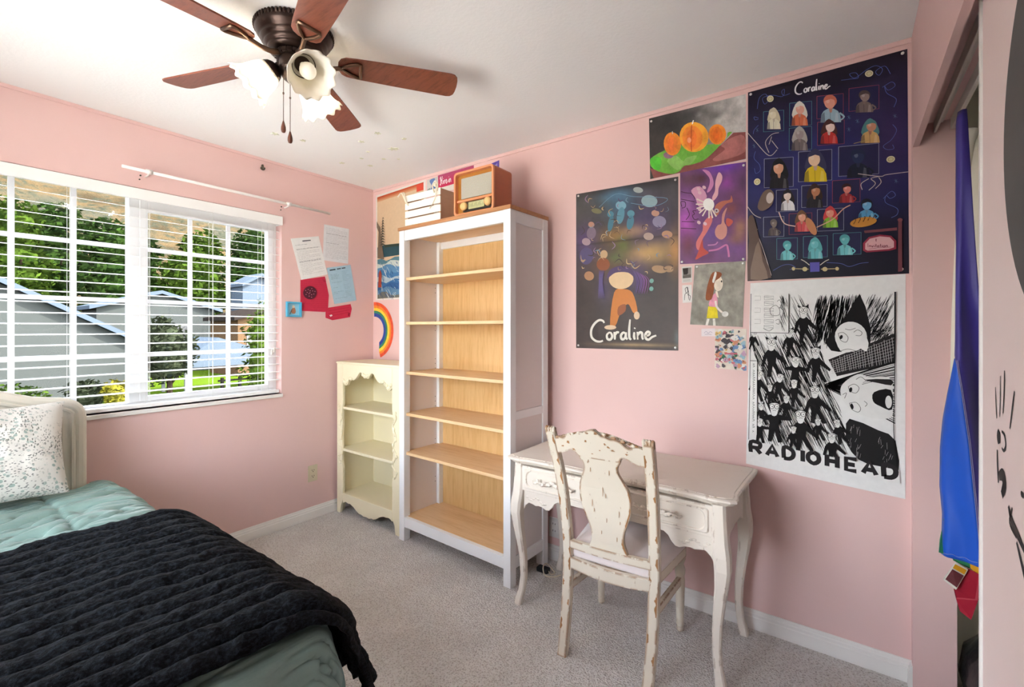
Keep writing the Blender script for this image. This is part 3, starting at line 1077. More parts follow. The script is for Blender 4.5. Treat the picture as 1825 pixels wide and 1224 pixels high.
for s in (-1, 1):
    x0, x1 = sorted((s * SW, s * (SW - 0.016)))
    MB().prism([(0.02, 0.0), (0.05, 0.0), (0.07, 0.07), (0.26, 0.07), (0.285, 0.0), (0.318, 0.0), (0.318, 1.085), (0.02, 1.085)], x0, x1, 'x').build('side_panel', 'cream_paint', sb)
MB().box(-SW + 0.016, SW - 0.016, 0.308, 0.318, 0.08, 1.085).build('back_panel', 'cream_paint', sb)
for z, y0 in ((0.135, 0.02), (0.462, 0.006), (0.765, 0.006)):
    MB().box(-SW + 0.016 if z < 0.2 else -SW + 0.066, SW - 0.016 if z < 0.2 else SW - 0.066, y0, 0.021, z - 0.009, z + 0.009).box(-SW + 0.016, SW - 0.016, 0.021, 0.308, z - 0.009, z + 0.009).build('shelf', 'cream_paint', sb, bevel=0.002)
rnd = random.Random(3)
for s in (-1, 1):
    m = MB()
    path = [(s * (0.30 + 0.018 * math.sin(k * 0.9)), 0.79 - 0.0175 * k) for k in range(25)]
    m.tube([(p[0], -0.002, p[1]) for p in path], [0.006 + 0.002 * math.sin(k * 1.3) for k in range(25)], 6)
    for k, p in enumerate(path):
        if k % 2 == 0:
            m.ball((p[0] + s * 0.010 * math.cos(k * 2.0), -0.003, p[1]), 0.009 + 0.003 * rnd.random(), 8, 6, (1.0, 0.6, 1.2))
    m.build('stile_carving', 'cream_paint', sb, smooth=True)
for s in (-1, 1):
    m = MB()
    for (a, z) in ((0.235, 0.945), (0.25, 0.955), (0.222, 0.962), (0.205, 0.972), (0.185, 0.985), (0.17, 0.983), (0.262, 0.968)):
        m.ball((s * a, -0.002, z), 0.013, 8, 6, (1, 0.6, 1))
    m.build('corner_carving', 'cream_paint', sb, smooth=True)
m = MB()
for (a, z) in ((-0.035, 1.02), (-0.015, 1.012), (0.0, 1.008), (0.015, 1.012), (0.035, 1.02)):
    m.ball((a, -0.002, z), 0.0135, 8, 6, (1, 0.6, 1))
m.build('centre_carving', 'cream_paint', sb, smooth=True)

# ------------------------------------------------------------------ radio and crate on the bookcase
TZ = BH + 0.020
rd = thing('radio', 'vintage style wooden radio standing on top of the tall bookcase', 'radio', (1.236, -0.378, TZ), local=True)
RW, RH, RD = 0.29, 0.248, 0.165

def rrect(x0, x1, z0, z1, r, n=6):
    pts = []
    for cx, cz, a in ((x1 - r, z1 - r, 0), (x0 + r, z1 - r, 90), (x0 + r, z0 + r, 180), (x1 - r, z0 + r, 270)):
        pts += arc(cx, cz, r, r, a, a + 90, n)
    return pts

m = MB()
o = rrect(0, RW, 0.0, RH, 0.022)
rin = rrect(0.012, RW - 0.012, 0.012, RH - 0.012, 0.016)
n = len(o)
m.loft([[(p[0], 0.012, p[1]) for p in o], [(p[0], RD, p[1]) for p in o]], cap=False)
m.add([(p[0], RD, p[1]) for p in o], [tuple(range(n))])
m.build('cabinet', 'radio_case', rd, smooth=False)
m = MB()
vs = [(p[0], 0.0, p[1]) for p in o] + [(p[0], 0.0, p[1]) for p in rin] + [(p[0], 0.014, p[1]) for p in o] + [(p[0], 0.028, p[1]) for p in rin]
fs = []
for j in range(n):
    k = (j + 1) % n
    fs += [(j, k, n + k, n + j), (j, 2 * n + j, 2 * n + k, k), (n + j, n + k, 3 * n + k, 3 * n + j)]
m.add(vs, fs)
m.build('front_frame', 'radio_frame', rd, bevel=0.0015)
MB().add([(p[0], 0.026, p[1]) for p in rin], [tuple(range(n))]).build('inner_face', 'radio_inner', rd)
MB().prism(rrect(0.040, RW - 0.016, 0.098, RH - 0.034, 0.004), 0.020, 0.026).build('speaker_grille', 'grille_cloth', rd)
MB().box(0.016, RW - 0.014, 0.010, 0.027, 0.078, 0.090).build('divider_bar', 'radio_frame', rd, bevel=0.002)
MB().prism(rrect(0.055, RW - 0.018, 0.022, 0.074, 0.004), 0.018, 0.026).build('dial_plate', 'radio_black', rd)
d = MB().prism(rrect(0.098, RW - 0.076, 0.032, 0.070, 0.002), 0.015, 0.019).build('dial_glass', 'radio_dial', rd)
m = MB()
for k in range(12):
    x = 0.107 + k * 0.0095
    m.box(x, x + 0.001, 0.0145, 0.015, 0.042, 0.050 + 0.008 * (k % 3))
m.build('dial_marks', 'radio_black', d)
for x, z in ((0.068, 0.052), (RW - 0.048, 0.054)):
    mt = Matrix.Rotation(math.radians(90), 4, 'X')
    MB().lathe([(0.024, 0.0), (0.024, 0.010), (0.021, 0.017), (0.015, 0.021), (0.006, 0.023)], (x, 0.018, z), 20, mt).build('knob', 'radio_knob', rd, smooth=True)

ct = thing('wooden_crate', 'small whitewashed slatted crate on the tall bookcase left of the radio', 'crate', (0.822, -0.380, TZ), local=True)
CW, CH, CD = 0.308, 0.190, 0.235
for k in range(4):
    z0 = 0.002 + k * 0.049
    for y0 in (0.0, CD - 0.007):
        MB().box(0, CW, y0, y0 + 0.007, z0, z0 + 0.040).build('slat', 'crate_slat', ct, bevel=0.001)
for x in (0.008, CW - 0.020):
    MB().box(x, x + 0.012, 0.007, CD - 0.007, 0.002, CH).build('end_board', 'crate_end', ct, bevel=0.001)
MB().box(0.008, CW - 0.008, 0.007, CD - 0.007, 0.0, 0.008).build('base_board', 'crate_end', ct)
m = MB()
pp = catmull([(0.035, -0.004, 0.125), (0.018, -0.012, 0.15), (0.0, -0.02, 0.195), (-0.02, -0.018, 0.205), (-0.055, -0.012, 0.190)], 6)
m.tube(pp, 0.0045, 7)
m.tube(catmull([(0.035, -0.004, 0.125), (0.02, -0.014, 0.158), (0.012, -0.016, 0.2), (-0.01, -0.012, 0.208)], 6), 0.0035, 7)
m.build('rope_handle', 'rope', ct, smooth=True)
m = MB()
m.tube(catmull([(CW - 0.045, -0.004, 0.165), (CW - 0.05, -0.014, 0.20), (CW - 0.03, -0.016, 0.222), (CW - 0.008, -0.014, 0.205), (CW - 0.02, -0.008, 0.17)], 6), 0.0045, 7)
m.tube(catmull([(CW - 0.028, -0.008, 0.21), (CW - 0.022, -0.014, 0.15), (CW - 0.04, -0.013, 0.11), (CW - 0.075, -0.012, 0.075)], 6), 0.003, 7)
m.ball((CW - 0.03, -0.012, 0.205), 0.011, 10, 8)
m.build('rope_handle', 'rope', ct, smooth=True)

# ------------------------------------------------------------------ desk
dk = thing('writing_desk', 'distressed whitewashed writing desk with curved legs behind the chair', 'desk', (2.22, -0.28, 0))
DX0, DX1, DY0, DY1 = 1.708, 2.735, -0.522, -0.022

def desk_outline(inset):
    x0, x1, y0, y1 = DX0 + inset, DX1 - inset, DY0 + inset, DY1 - inset * 0.2
    pts = [(x0, y1)]
    pts += [(x0 - 0.004, y1 - 0.05), (x0 + 0.002, y1 - 0.2), (x0 + 0.004, y0 + 0.09), (x0 - 0.004, y0 + 0.05), (x0 - 0.002, y0 + 0.028), (x0 + 0.018, y0 + 0.012)]
    pts += [(x0 + 0.06, y0 + 0.004), (x0 + 0.14, y0 + 0.016), (x0 + 0.30, y0 + 0.02), ((x0 + x1) / 2, y0 + 0.014), (x1 - 0.30, y0 + 0.02), (x1 - 0.14, y0 + 0.016), (x1 - 0.06, y0 + 0.004)]
    pts += [(x1 - 0.018, y0 + 0.012), (x1 + 0.002, y0 + 0.028), (x1 + 0.004, y0 + 0.05), (x1 - 0.004, y0 + 0.09), (x1 - 0.002, y1 - 0.2), (x1 + 0.004, y1 - 0.05), (x1, y1)]
    return pts

m = MB()
m.loft([[(p[0], p[1], z) for p in desk_outline(i)] for i, z in ((0.022, 0.690), (0.016, 0.694), (0.012, 0.700), (0.004, 0.704), (0.0, 0.710), (0.001, 0.716), (0.008, 0.7195), (0.018, 0.7195), (0.020, 0.722))])
m.build('desktop', 'desk_paint', dk)
# drawer box behind the legs and the two side aprons
MB().box(DX0 + 0.06, DX1 - 0.075, DY0 + 0.075, DY1 - 0.02, 0.545, 0.690).build('drawer_case', 'desk_paint', dk)
fy = DY0 + 0.040
for s in (-1, 1):
    x = DX0 + 0.045 if s < 0 else DX1 - 0.062
    a0, a1 = DY0 + 0.075, DY1 - 0.055
    pts = [(a0, 0.690), (a0, 0.47), (a0 + 0.03, 0.52), (a0 + 0.09, 0.545), (a0 + 0.19, 0.55), (a1 - 0.09, 0.545), (a1 - 0.03, 0.52), (a1, 0.47), (a1, 0.690)]
    MB().prism(pts, x, x + 0.016, 'x').build('side_apron', 'desk_paint', dk, bevel=0.002)
MB().prism([(DX0 + 0.08, 0.69), (DX0 + 0.08, 0.53), (DX1 - 0.08, 0.53), (DX1 - 0.08, 0.69)], DY1 - 0.035, DY1 - 0.02).build('back_panel', 'desk_paint', dk)
# scrolled front apron below the drawer
xl, xr = DX0 + 0.082, DX1 - 0.082
brk = [(0.0, 0.465), (0.012, 0.487), (0.03, 0.503), (0.05, 0.500), (0.07, 0.495), (0.085, 0.499), (0.105, 0.497), (0.125, 0.488), (0.142, 0.490), (0.158, 0.505), (0.170, 0.525), (0.188, 0.537), (0.25, 0.540)]
pts = [(xl + a, z) for a, z in brk] + [(xr - a, z) for a, z in reversed(brk)] + [(xr, 0.562), (xl, 0.562)]
MB().prism(pts, fy + 0.008, fy + 0.022).build('front_apron', 'desk_paint', dk, bevel=0.003)
m = MB()
for (a, z0) in ((xl, 1), (xr, -1)):
    for k in range(9):
        u = 0.02 + 0.0125 * k
        m.ball((a + z0 * u, fy + 0.008, 0.530 - 0.010 * math.sin(k * 1.1) - 0.0012 * k), 0.0065, 8, 6, (1.3, 0.45, 0.7))
m.build('apron_carving', 'desk_paint', dk, smooth=True)
# the wide drawer
dw = MB().box(xl, xr, fy - 0.006, fy + 0.024, 0.563, 0.682).build('drawer', 'desk_paint', dk, bevel=0.003)
m = MB()
out = rrect(xl + 0.014, xr - 0.014, 0.575, 0.670, 0.012)
oval = rrect(xl + 0.030, xr - 0.030, 0.586, 0.660, 0.030)
nn = len(out)
vs = [(p[0], fy - 0.0065, p[1]) for p in out] + [(p[0], fy - 0.012, p[1]) for p in rrect(xl + 0.018, xr - 0.018, 0.579, 0.666, 0.012)] + [(p[0], fy - 0.012, p[1]) for p in rrect(xl + 0.026, xr - 0.026, 0.583, 0.663, 0.028)] + [(p[0], fy - 0.0055, p[1]) for p in oval]
fs = []
for q in range(3):
    for j in range(nn):
        k = (j + 1) % nn
        fs.append((q * nn + j, q * nn + k, (q + 1) * nn + k, (q + 1) * nn + j))
m.add(vs, fs)
m.build('drawer_moulding', 'desk_paint', dw)
for hx in (1.968, 2.435):
    m = MB()
    for s in (-1, 1):
        path = [(hx + s * (0.006 + 0.0115 * k), fy - 0.018 - 0.008 * math.sin(math.pi * k / 9), 0.622 + 0.004 * math.sin(k * 1.4)) for k in range(10)]
        m.tube(path, [0.0075 - 0.0004 * k for k in range(10)], 6)
        for k in range(9):
            p = path[k]
            m.ball((p[0], p[1] - 0.002, p[2] + 0.008 * math.cos(k * 2.1)), 0.0105 - 0.0006 * k, 7, 5, (1.2, 0.6, 0.9))
    m.build('drawer_handle', 'desk_paint', dw, smooth=True)
# cabriole legs
lp = [(0.690, 0.0, 0.0255), (0.62, 0.002, 0.027), (0.55, 0.006, 0.0285), (0.50, 0.013, 0.0290), (0.45, 0.016, 0.0275), (0.38, 0.010, 0.0225), (0.30, 0.000, 0.0190), (0.22, -0.008, 0.0165), (0.14, -0.010, 0.0150), (0.07, -0.003, 0.0152), (0.03, 0.006, 0.0175), (0.008, 0.010, 0.0185), (0.0, 0.010, 0.0165)]
for fx_, fy_, sx, sy in ((1.760, -0.472, -1, -1), (2.680, -0.472, 1, -1), (1.760, -0.075, -1, 1), (2.688, -0.075, 1, 1)):
    rings = []
    for z, d, h in lp:
        cx, cy = fx_ + sx * (d - 0.010), fy_ + sy * (d - 0.010) * (0.8 if sy < 0 else 0.25)
        c = h * 0.35
        rings.append([(cx - h, cy - h + c, z), (cx - h + c, cy - h, z), (cx + h - c, cy - h, z), (cx + h, cy - h + c, z), (cx + h, cy + h - c, z), (cx + h - c, cy + h, z), (cx - h + c, cy + h, z), (cx - h, cy + h - c, z)])
    MB().loft(rings).build('leg', 'desk_paint', dk)

# ------------------------------------------------------------------ chair
ch = thing('dining_chair', 'chipped cream painted wooden chair with a padded seat, pulled up to the desk', 'chair', (2.28, -0.43, 0))

def post(path, w=(0.0200, 0.0150)):
    P = catmull(path, 6)
    rings = []
    for p in P:
        c = 0.004
        a, b = w
        rings.append([(p.x - a, p.y - b + c, p.z), (p.x - a + c, p.y - b, p.z), (p.x + a - c, p.y - b, p.z), (p.x + a, p.y - b + c, p.z), (p.x + a, p.y + b - c, p.z), (p.x + a - c, p.y + b, p.z), (p.x - a + c, p.y + b, p.z), (p.x - a, p.y + b - c, p.z)])
    return MB().loft(rings)

LP = [(2.110, -0.652, 0.0), (2.116, -0.634, 0.16), (2.121, -0.624, 0.36), (2.121, -0.630, 0.50), (2.114, -0.668, 0.72), (2.096, -0.722, 0.930)]
RP = [(2.457, -0.628, 0.0), (2.468, -0.612, 0.16), (2.474, -0.604, 0.36), (2.478, -0.610, 0.50), (2.484, -0.648, 0.72), (2.488, -0.702, 0.926)]
for path in (LP, RP):
    pm = post(path)
    rw = random.Random(5 if path is LP else 9)
    cp_ = catmull(path, 10)
    for z0 in (0.10, 0.19, 0.27, 0.33, 0.40, 0.47, 0.55, 0.63, 0.70, 0.79, 0.86):
        z0 += rw.uniform(-0.02, 0.02)
        ln = rw.uniform(0.02, 0.055)
        side = 1 if (rw.random() < 0.7) else -1
        A, B = [], []
        for k in range(7):
            z = z0 + ln * k / 6
            p = min(cp_, key=lambda q: abs(q.z - z))
            i = cp_.index(p)
            q = cp_[min(i + 1, len(cp_) - 1)] if p.z < z else cp_[max(i - 1, 0)]
            f = 0 if abs(q.z - p.z) < 1e-6 else (z - p.z) / (q.z - p.z)
            c = p.lerp(q, f)
            w_ = (0.003 + 0.007 * math.sin(math.pi * (k + .5) / 7)) * rw.uniform(.5, 1.1)
            A.append((c.x + side * 0.0158, c.y - 0.0154, z))
            B.append((c.x + side * (0.0158 - w_), c.y - 0.0154, z))
        pm.add(A + B[::-1], [tuple(range(14))], 1)
    o_ = pm.build('rear_leg', ['chair_paint', 'bare_wood'], ch)
    t = path[-1]
    m = MB()
    for k in range(4):
        x = t[0] - 0.0165 + 0.011 * k
        m.tube([(x, t[1] - 0.004, t[2] - 0.012), (x, t[1] - 0.008, t[2] + 0.012), (x, t[1] - 0.002, t[2] + 0.018)], [0.0056, 0.0064, 0.005], 8)
        m.tube([(x, t[1] + 0.006, t[2] - 0.012), (x, t[1] + 0.004, t[2] + 0.014)], [0.0056, 0.005], 8)
    m.build('carved_cap', 'chair_paint', o_, smooth=True)


def backpt(u, z):
    """a point on the leaning back: u 0..1 from the left post to the right post"""
    def at(path):
        for a, b in zip(path, path[1:]):
            if z <= b[2] or b is path[-1]:
                f = (z - a[2]) / (b[2] - a[2])
                return Vector((lerp(a[0], b[0], f), lerp(a[1], b[1], f), z))
    l, r = at(LP), at(RP)
    p = l.lerp(r, u)
    p.y -= 0.012 * math.sin(math.pi * max(0, min(1, u)))
    return p


def backplate(outline, thick):
    f, b = [], []
    for u, z in outline:
        p = backpt(u, z)
        f.append((p.x, p.y - thick / 2, p.z))
        b.append((p.x, p.y + thick / 2, p.z))
    return MB().loft([f, b])

# crest rail
crest_top = [(0.02, 0.903), (0.06, 0.905), (0.09, 0.914), (0.13, 0.914), (0.15, 0.908), (0.19, 0.930), (0.23, 0.934), (0.27, 0.929), (0.31, 0.938), (0.35, 0.946), (0.38, 0.943), (0.42, 0.955), (0.46, 0.961), (0.50, 0.962), (0.53, 0.952), (0.57, 0.940), (0.61, 0.940), (0.65, 0.932), (0.70, 0.933), (0.75, 0.928), (0.79, 0.912), (0.83, 0.903), (0.87, 0.911), (0.92, 0.912), (0.98, 0.903)]
crest_low = [(0.98, 0.842), (0.90, 0.842), (0.84, 0.852), (0.80, 0.862), (0.76, 0.866), (0.74, 0.862), (0.725, 0.850), (0.70, 0.846), (0.50, 0.846), (0.31, 0.846), (0.285, 0.850), (0.26, 0.862), (0.22, 0.868), (0.16, 0.858), (0.10, 0.848), (0.02, 0.842)]

def resample_strip(top, low, n):
    def ev(c, u):
        c = sorted(c)
        for a, b in zip(c, c[1:]):
            if u <= b[0]:
                f = (u - a[0]) / max(1e-9, b[0] - a[0])
                return lerp(a[1], b[1], max(0, f))
        return c[-1][1]
    rings = []
    for i in range(n + 1):
        u = lerp(0.02, 0.98, i / n)
        zt, zb = ev(top, u), ev(low, u)
        r = []
        for z, d in ((zb, -0.011), (zt, -0.011), (zt, 0.011), (zb, 0.011)):
            p = backpt(u, z)
            r.append((p.x, p.y + d, p.z))
        rings.append(r)
    return MB().loft(rings)

crest = resample_strip(crest_top, crest_low, 56)
m = MB()
for k in range(30):
    u = lerp(0.08, 0.92, k / 29)
    z = 0.905 + 0.046 * math.sin(math.pi * u) ** 1.4 - 0.006
    p = backpt(u, z)
    for d in (0.013,):
        m.ball((p.x, p.y + d, p.z), 0.009, 7, 5, (1.3, 0.5, 0.8))
    if k % 3 == 0:
        m.ball((p.x, p.y - 0.009, p.z + 0.004), 0.008, 7, 5, (1.4, 0.5, 0.8))
carv = m
chip = crest
for (u, z, w, h, an) in ((0.205, 0.900, 0.016, 0.020, 0.5), (0.255, 0.872, 0.018, 0.008, -0.3), (0.13, 0.878, 0.016, 0.007, 0.2), (0.405, 0.914, 0.013, 0.013, 0.6), (0.60, 0.912, 0.018, 0.009, -0.7), (0.63, 0.902, 0.022, 0.008, -0.5), (0.67, 0.890, 0.018, 0.006, -0.1), (0.54, 0.884, 0.009, 0.005, 0), (0.455, 0.866, 0.010, 0.004, 0), (0.80, 0.883, 0.018, 0.009, -0.4), (0.90, 0.917, 0.02, 0.007, -0.2), (0.52, 0.951, 0.012, 0.008, -0.6)):
    c = backpt(u, z)
    pts = []
    for k in range(10):
        a = 2 * math.pi * k / 10
        q = 0.5 * (0.8 + 0.35 * math.sin(k * 2.7 + u * 30))
        dx, dz = w * q * math.cos(a), h * q * math.sin(a)
        pts.append((c.x + dx * math.cos(an) - dz * math.sin(an), c.y - 0.0118, c.z + dx * math.sin(an) + dz * math.cos(an)))
    chip.add(pts, [tuple(range(10))], 1)
cr_ = crest.build('crest_rail', ['chair_paint', 'bare_wood'], ch)
carv.build('crest_carving', 'chair_paint', cr_, smooth=True)

# splat, vase shaped
hw = [(0.0, 0.222), (0.05, 0.205), (0.09, 0.188), (0.15, 0.180), (0.24, 0.192), (0.34, 0.228), (0.45, 0.264), (0.57, 0.278), (0.69, 0.264), (0.79, 0.216), (0.855, 0.184), (0.90, 0.176), (0.94, 0.186), (0.965, 0.205), (1.0, 0.218)]
hs = catmull([(a, b, 0) for a, b in hw], 4)
rings = []
for p in hs:
    z = lerp(0.468, 0.850, p.x)
    r = []
    for u, d in ((0.508 - p.y, -0.007), (0.508 + p.y, -0.007), (0.508 + p.y, 0.007), (0.508 - p.y, 0.007)):
        q = backpt(u, z)
        r.append((q.x, q.y + d, q.z))
    rings.append(r)
sp = MB().loft(rings)
rw = random.Random(17)

def hwat(z):
    q = (z - 0.468) / 0.382
    for p, r in zip(hs, hs[1:]):
        if p.x <= q <= r.x:
            return lerp(p.y, r.y, (q - p.x) / max(1e-6, r.x - p.x))
    return hs[-1].y

for side, z0, z1, ww in ((1, 0.478, 0.535, 0.011), (1, 0.585, 0.665, 0.009), (1, 0.690, 0.735, 0.007), (1, 0.752, 0.806, 0.012), (1, 0.815, 0.828, 0.008), (-1, 0.60, 0.625, 0.004), (-1, 0.655, 0.675, 0.004), (-1, 0.70, 0.72, 0.003)):
    n = 9
    A, B = [], []
    for k in range(n):
        z = lerp(z0, z1, k / (n - 1))
        e = backpt(0.508 + side * hwat(z), z)
        w_ = ww * (0.35 + 0.65 * math.sin(math.pi * (k + 0.5) / n)) * rw.uniform(0.6, 1.1)
        A.append((e.x - side * 0.0004, e.y - 0.0074, z))
        B.append((e.x - side * w_, e.y - 0.0074, z + rw.uniform(-.002, .002)))
    sp.add(A + B[::-1], [tuple(range(2 * n))], 1)
for (u_, z, l) in ((0.40, 0.80, 0.012), (0.60, 0.80, 0.014), (0.50, 0.715, 0.020), (0.53, 0.70, 0.010), (0.37, 0.66, 0.016), (0.385, 0.632, 0.008), (0.52, 0.60, 0.010), (0.66, 0.635, 0.014), (0.665, 0.60, 0.007), (0.45, 0.545, 0.008), (0.62, 0.53, 0.010)):
    c = backpt(u_, z)
    sp.add([(c.x - 0.0012, c.y - 0.0074, z - l), (c.x + 0.0012, c.y - 0.0074, z - l * .7), (c.x + 0.0016, c.y - 0.0074, z + l * .6), (c.x - 0.0006, c.y - 0.0074, z + l)], [(0, 1, 2, 3)], 1)
sp.build('splat', ['chair_paint', 'bare_wood'], ch)

def rail(z0, z1, depth, sag):
    rings = []
    for i in range(13):
        u = lerp(0.02, 0.98, i / 12)
        s = sag * math.sin(math.pi * u)
        r = []
        for z, d in ((z0 - s, -depth), (z1 - s * 0.6, -depth), (z1 - s * 0.6, depth), (z0 - s, depth)):
            p = backpt(u, z)
            r.append((p.x, p.y + d, p.z))
        rings.append(r)
    return MB().loft(rings)

rail(0.440, 0.474, 0.011, 0.0).build('lower_back_rail', 'chair_paint', ch, bevel=0.002)
rail(0.358, 0.404, 0.012, 0.010).build('seat_back_rail', 'chair_paint', ch, bevel=0.002)
# seat frame and cushion
FLx, FRx, FY = 2.078, 2.470, -0.225
def seat_ring(z, grow, n=6):
    c = [(2.126 - grow, -0.618 - grow), (2.468 + grow, -0.602 - grow), (FRx + 0.022 + grow, FY - 0.01 + grow), (FLx - 0.018 - grow, FY - 0.02 + grow)]
    out = []
    for i in range(4):
        a, b = Vector(c[i]), Vector(c[(i + 1) % 4])
        for k in range(8):
            p = a.lerp(b, k / 8)
            if i == 2:
                p = p + Vector((0, 0.022 * math.sin(math.pi * k / 8)))
            out.append((p.x, p.y, z))
    return out

MB().loft([seat_ring(z, g) for z, g in ((0.345, -0.012), (0.350, -0.004), (0.392, -0.004), (0.396, -0.01))]).build('seat_frame', 'chair_paint', ch)
def cushion():
    rings = []
    ctr = Vector((2.29, -0.415))
    for f, z in ((1.0, 0.392), (1.03, 0.402), (1.035, 0.418), (1.02, 0.432), (0.96, 0.446), (0.85, 0.458), (0.66, 0.468), (0.4, 0.474), (0.12, 0.476)):
        rings.append([(ctr.x + (p[0] - ctr.x) * f, ctr.y + (p[1] - ctr.y) * f, z) for p in seat_ring(0, 0.0)])
    return MB().loft(rings)
cushion().build('seat_cushion', 'cushion_fabric', ch, smooth=True, sub=1)
for x, y in ((FLx + 0.004, FY - 0.004), (FRx - 0.016, FY + 0.012)):
    MB().lathe([(0.010, 0.0), (0.014, 0.004), (0.0165, 0.014), (0.013, 0.024), (0.0175, 0.032), (0.015, 0.040), (0.0155, 0.050), (0.0185, 0.14), (0.0205, 0.225), (0.0185, 0.245), (0.0215, 0.255), (0.0225, 0.275), (0.019, 0.288), (0.0145, 0.296), (0.0185, 0.306), (0.023, 0.32), (0.022, 0.345), (0.022, 0.39)], (x, y, 0), 20).build('front_leg', 'chair_paint', ch, smooth=True)
for a, b in (((2.118, -0.624, 0.272), (FLx + 0.004, FY - 0.004, 0.205)), ((2.470, -0.610, 0.272), (FRx - 0.016, FY + 0.012, 0.225))):
    m = MB()
    A, B = Vector(a), Vector(b)
    rings = []
    for q in (A, B):
        rings.append([(q.x - 0.010, q.y, q.z - 0.017), (q.x + 0.010, q.y, q.z - 0.017), (q.x + 0.010, q.y, q.z + 0.017), (q.x - 0.010, q.y, q.z + 0.017)])
    m.loft(rings)
    m.build('side_stretcher', 'chair_paint', ch, bevel=0.002)

# plug-in adapter and cord on the carpet behind the bookcase leg
pl = thing('power_adapter', 'black power adapter with coiled pale cord on the carpet by the bookcase foot', 'adapter', (1.70, -0.14, 0))
MB().box(1.665, 1.735, -0.175, -0.135, 0.0, 0.026).build('adapter_body', 'cord_dark', pl, bevel=0.006)
m = MB()
m.tube(catmull([(1.735, -0.155, 0.012), (1.755, -0.165, 0.006), (1.765, -0.14, 0.006), (1.735, -0.118, 0.008), (1.70, -0.12, 0.03), (1.705, -0.165, 0.032), (1.735, -0.195, 0.010), (1.775, -0.18, 0.005), (1.80, -0.135, 0.005)], 8), 0.003, 7)
m.build('cord', 'rope', pl, smooth=True)

# ------------------------------------------------------------------ bed
bd = thing('bed_frame', 'cream painted wooden bed frame with arched headboard under the window', 'bed', (1.05, -2.23, 0))
HY = -2.235
hb = [(-1.727, 0.30), (-1.727, 0.912), (-1.730, 0.948), (-1.740, 0.970), (-1.758, 0.990), (-1.780, 1.003), (-1.808, 1.013), (-1.855, 1.020), (-1.905, 1.029), (-1.955, 1.047), (-2.00, 1.064), (-2.06, 1.082), (-2.13, 1.094), (HY, 1.099)]

def hb_shape(ins):
    cy, cz = HY, 0.6
    half = []
    n = len(hb)
    for i, (y, z) in enumerate(hb):
        a = Vector(hb[max(i - 1, 0)])
        b = Vector(hb[min(i + 1, n - 1)])
        t = (b - a).normalized()
        nrm = Vector((-t.y, t.x))      # points into the board
        if i == 0:
            nrm = Vector((-1, 0))
        if i == n - 1:
            nrm = Vector((0, -1))
        half.append((y + nrm.x * ins if nrm.x < 0 or i == n - 1 else y - abs(nrm.x) * ins, z + (nrm.y * ins if nrm.y < 0 else -abs(nrm.y) * ins)))
    return half + [(2 * HY - y, z) for y, z in reversed(half[:-1])]

MB().loft([[(x, p[0], p[1]) for p in hb_shape(i)] for x, i in ((0.050, 0.004), (0.050, 0.0), (0.094, 0.0), (0.104, 0.006), (0.108, 0.014), (0.108, 0.030), (0.104, 0.036), (0.100, 0.040), (0.106, 0.046), (0.104, 0.054), (0.092, 0.060), (0.088, 0.066))]).build('headboard', 'headboard', bd)
m = MB()
gp = [(0.0885, y, z) for y, z in hb_shape(0.085)]
m.tube(gp, 0.0022, 6)
m.tube(catmull([(0.089, -1.875, 0.84), (0.089, -1.852, 0.848), (0.089, -1.842, 0.875), (0.089, -1.858, 0.900), (0.089, -1.885, 0.905)], 6), 0.0025, 6)
m.tube(catmull([(0.089, -1.86, 0.858), (0.089, -1.85, 0.84), (0.089, -1.865, 0.832)], 5), 0.002, 6)
m.build('headboard_carving', 'carving_line', bd, smooth=True)
for y in (-1.745, -2.725):
    MB().box(0.052, 0.10, y - 0.018, y + 0.018, 0.0, 0.34).build('leg', 'headboard', bd, bevel=0.003)
    MB().box(1.90, 1.945, y - 0.022, y + 0.022, 0.0, 0.30).build('leg', 'headboard', bd, bevel=0.003)
for y in (-1.745, -2.725):
    MB().box(0.10, 1.93, y - 0.012, y + 0.012, 0.20, 0.30).build('side_rail', 'headboard', bd, bevel=0.002)
MB().box(1.915, 1.94, -2.72, -1.75, 0.18, 0.29).build('foot_rail', 'headboard', bd, bevel=0.002)

BX0, BX1, BY0, BY1, BZ = 0.125, 1.935, -2.70, -1.70, 0.612

def drape(a, b, lift, rr, flare, wr):
    """sheet point: a along the bed, b across it; beyond the edges it falls"""
    da = max(0.0, a - BX1)
    db = max(0.0, b - BY1)
    db2 = max(0.0, BY0 - b)
    x, y = min(a, BX1), max(min(b, BY1), BY0)
    sy = 1
    if db2 > 0:
        db = db2
        sy = -1
    d = math.hypot(da, db)
    z = BZ + lift
    if d > 1e-6:
        nx, ny = da / d, sy * db / d
        q = rr * math.pi / 2
        if d < q:
            o, dn = rr * math.sin(d / rr), rr * (1 - math.cos(d / rr))
        else:
            fl = flare * (0.6 + 0.5 * math.sin((a * 9 + b * 7)))
            o, dn = rr + (d - q) * fl, rr + (d - q) * math.sqrt(max(0.1, 1 - fl * fl))
        x += nx * (o + lift * min(1, d / q))
        y += ny * (o + lift * min(1, d / q))
        z -= dn + lift * min(1, d / q) * 0.6
    return Vector((x, y, z))


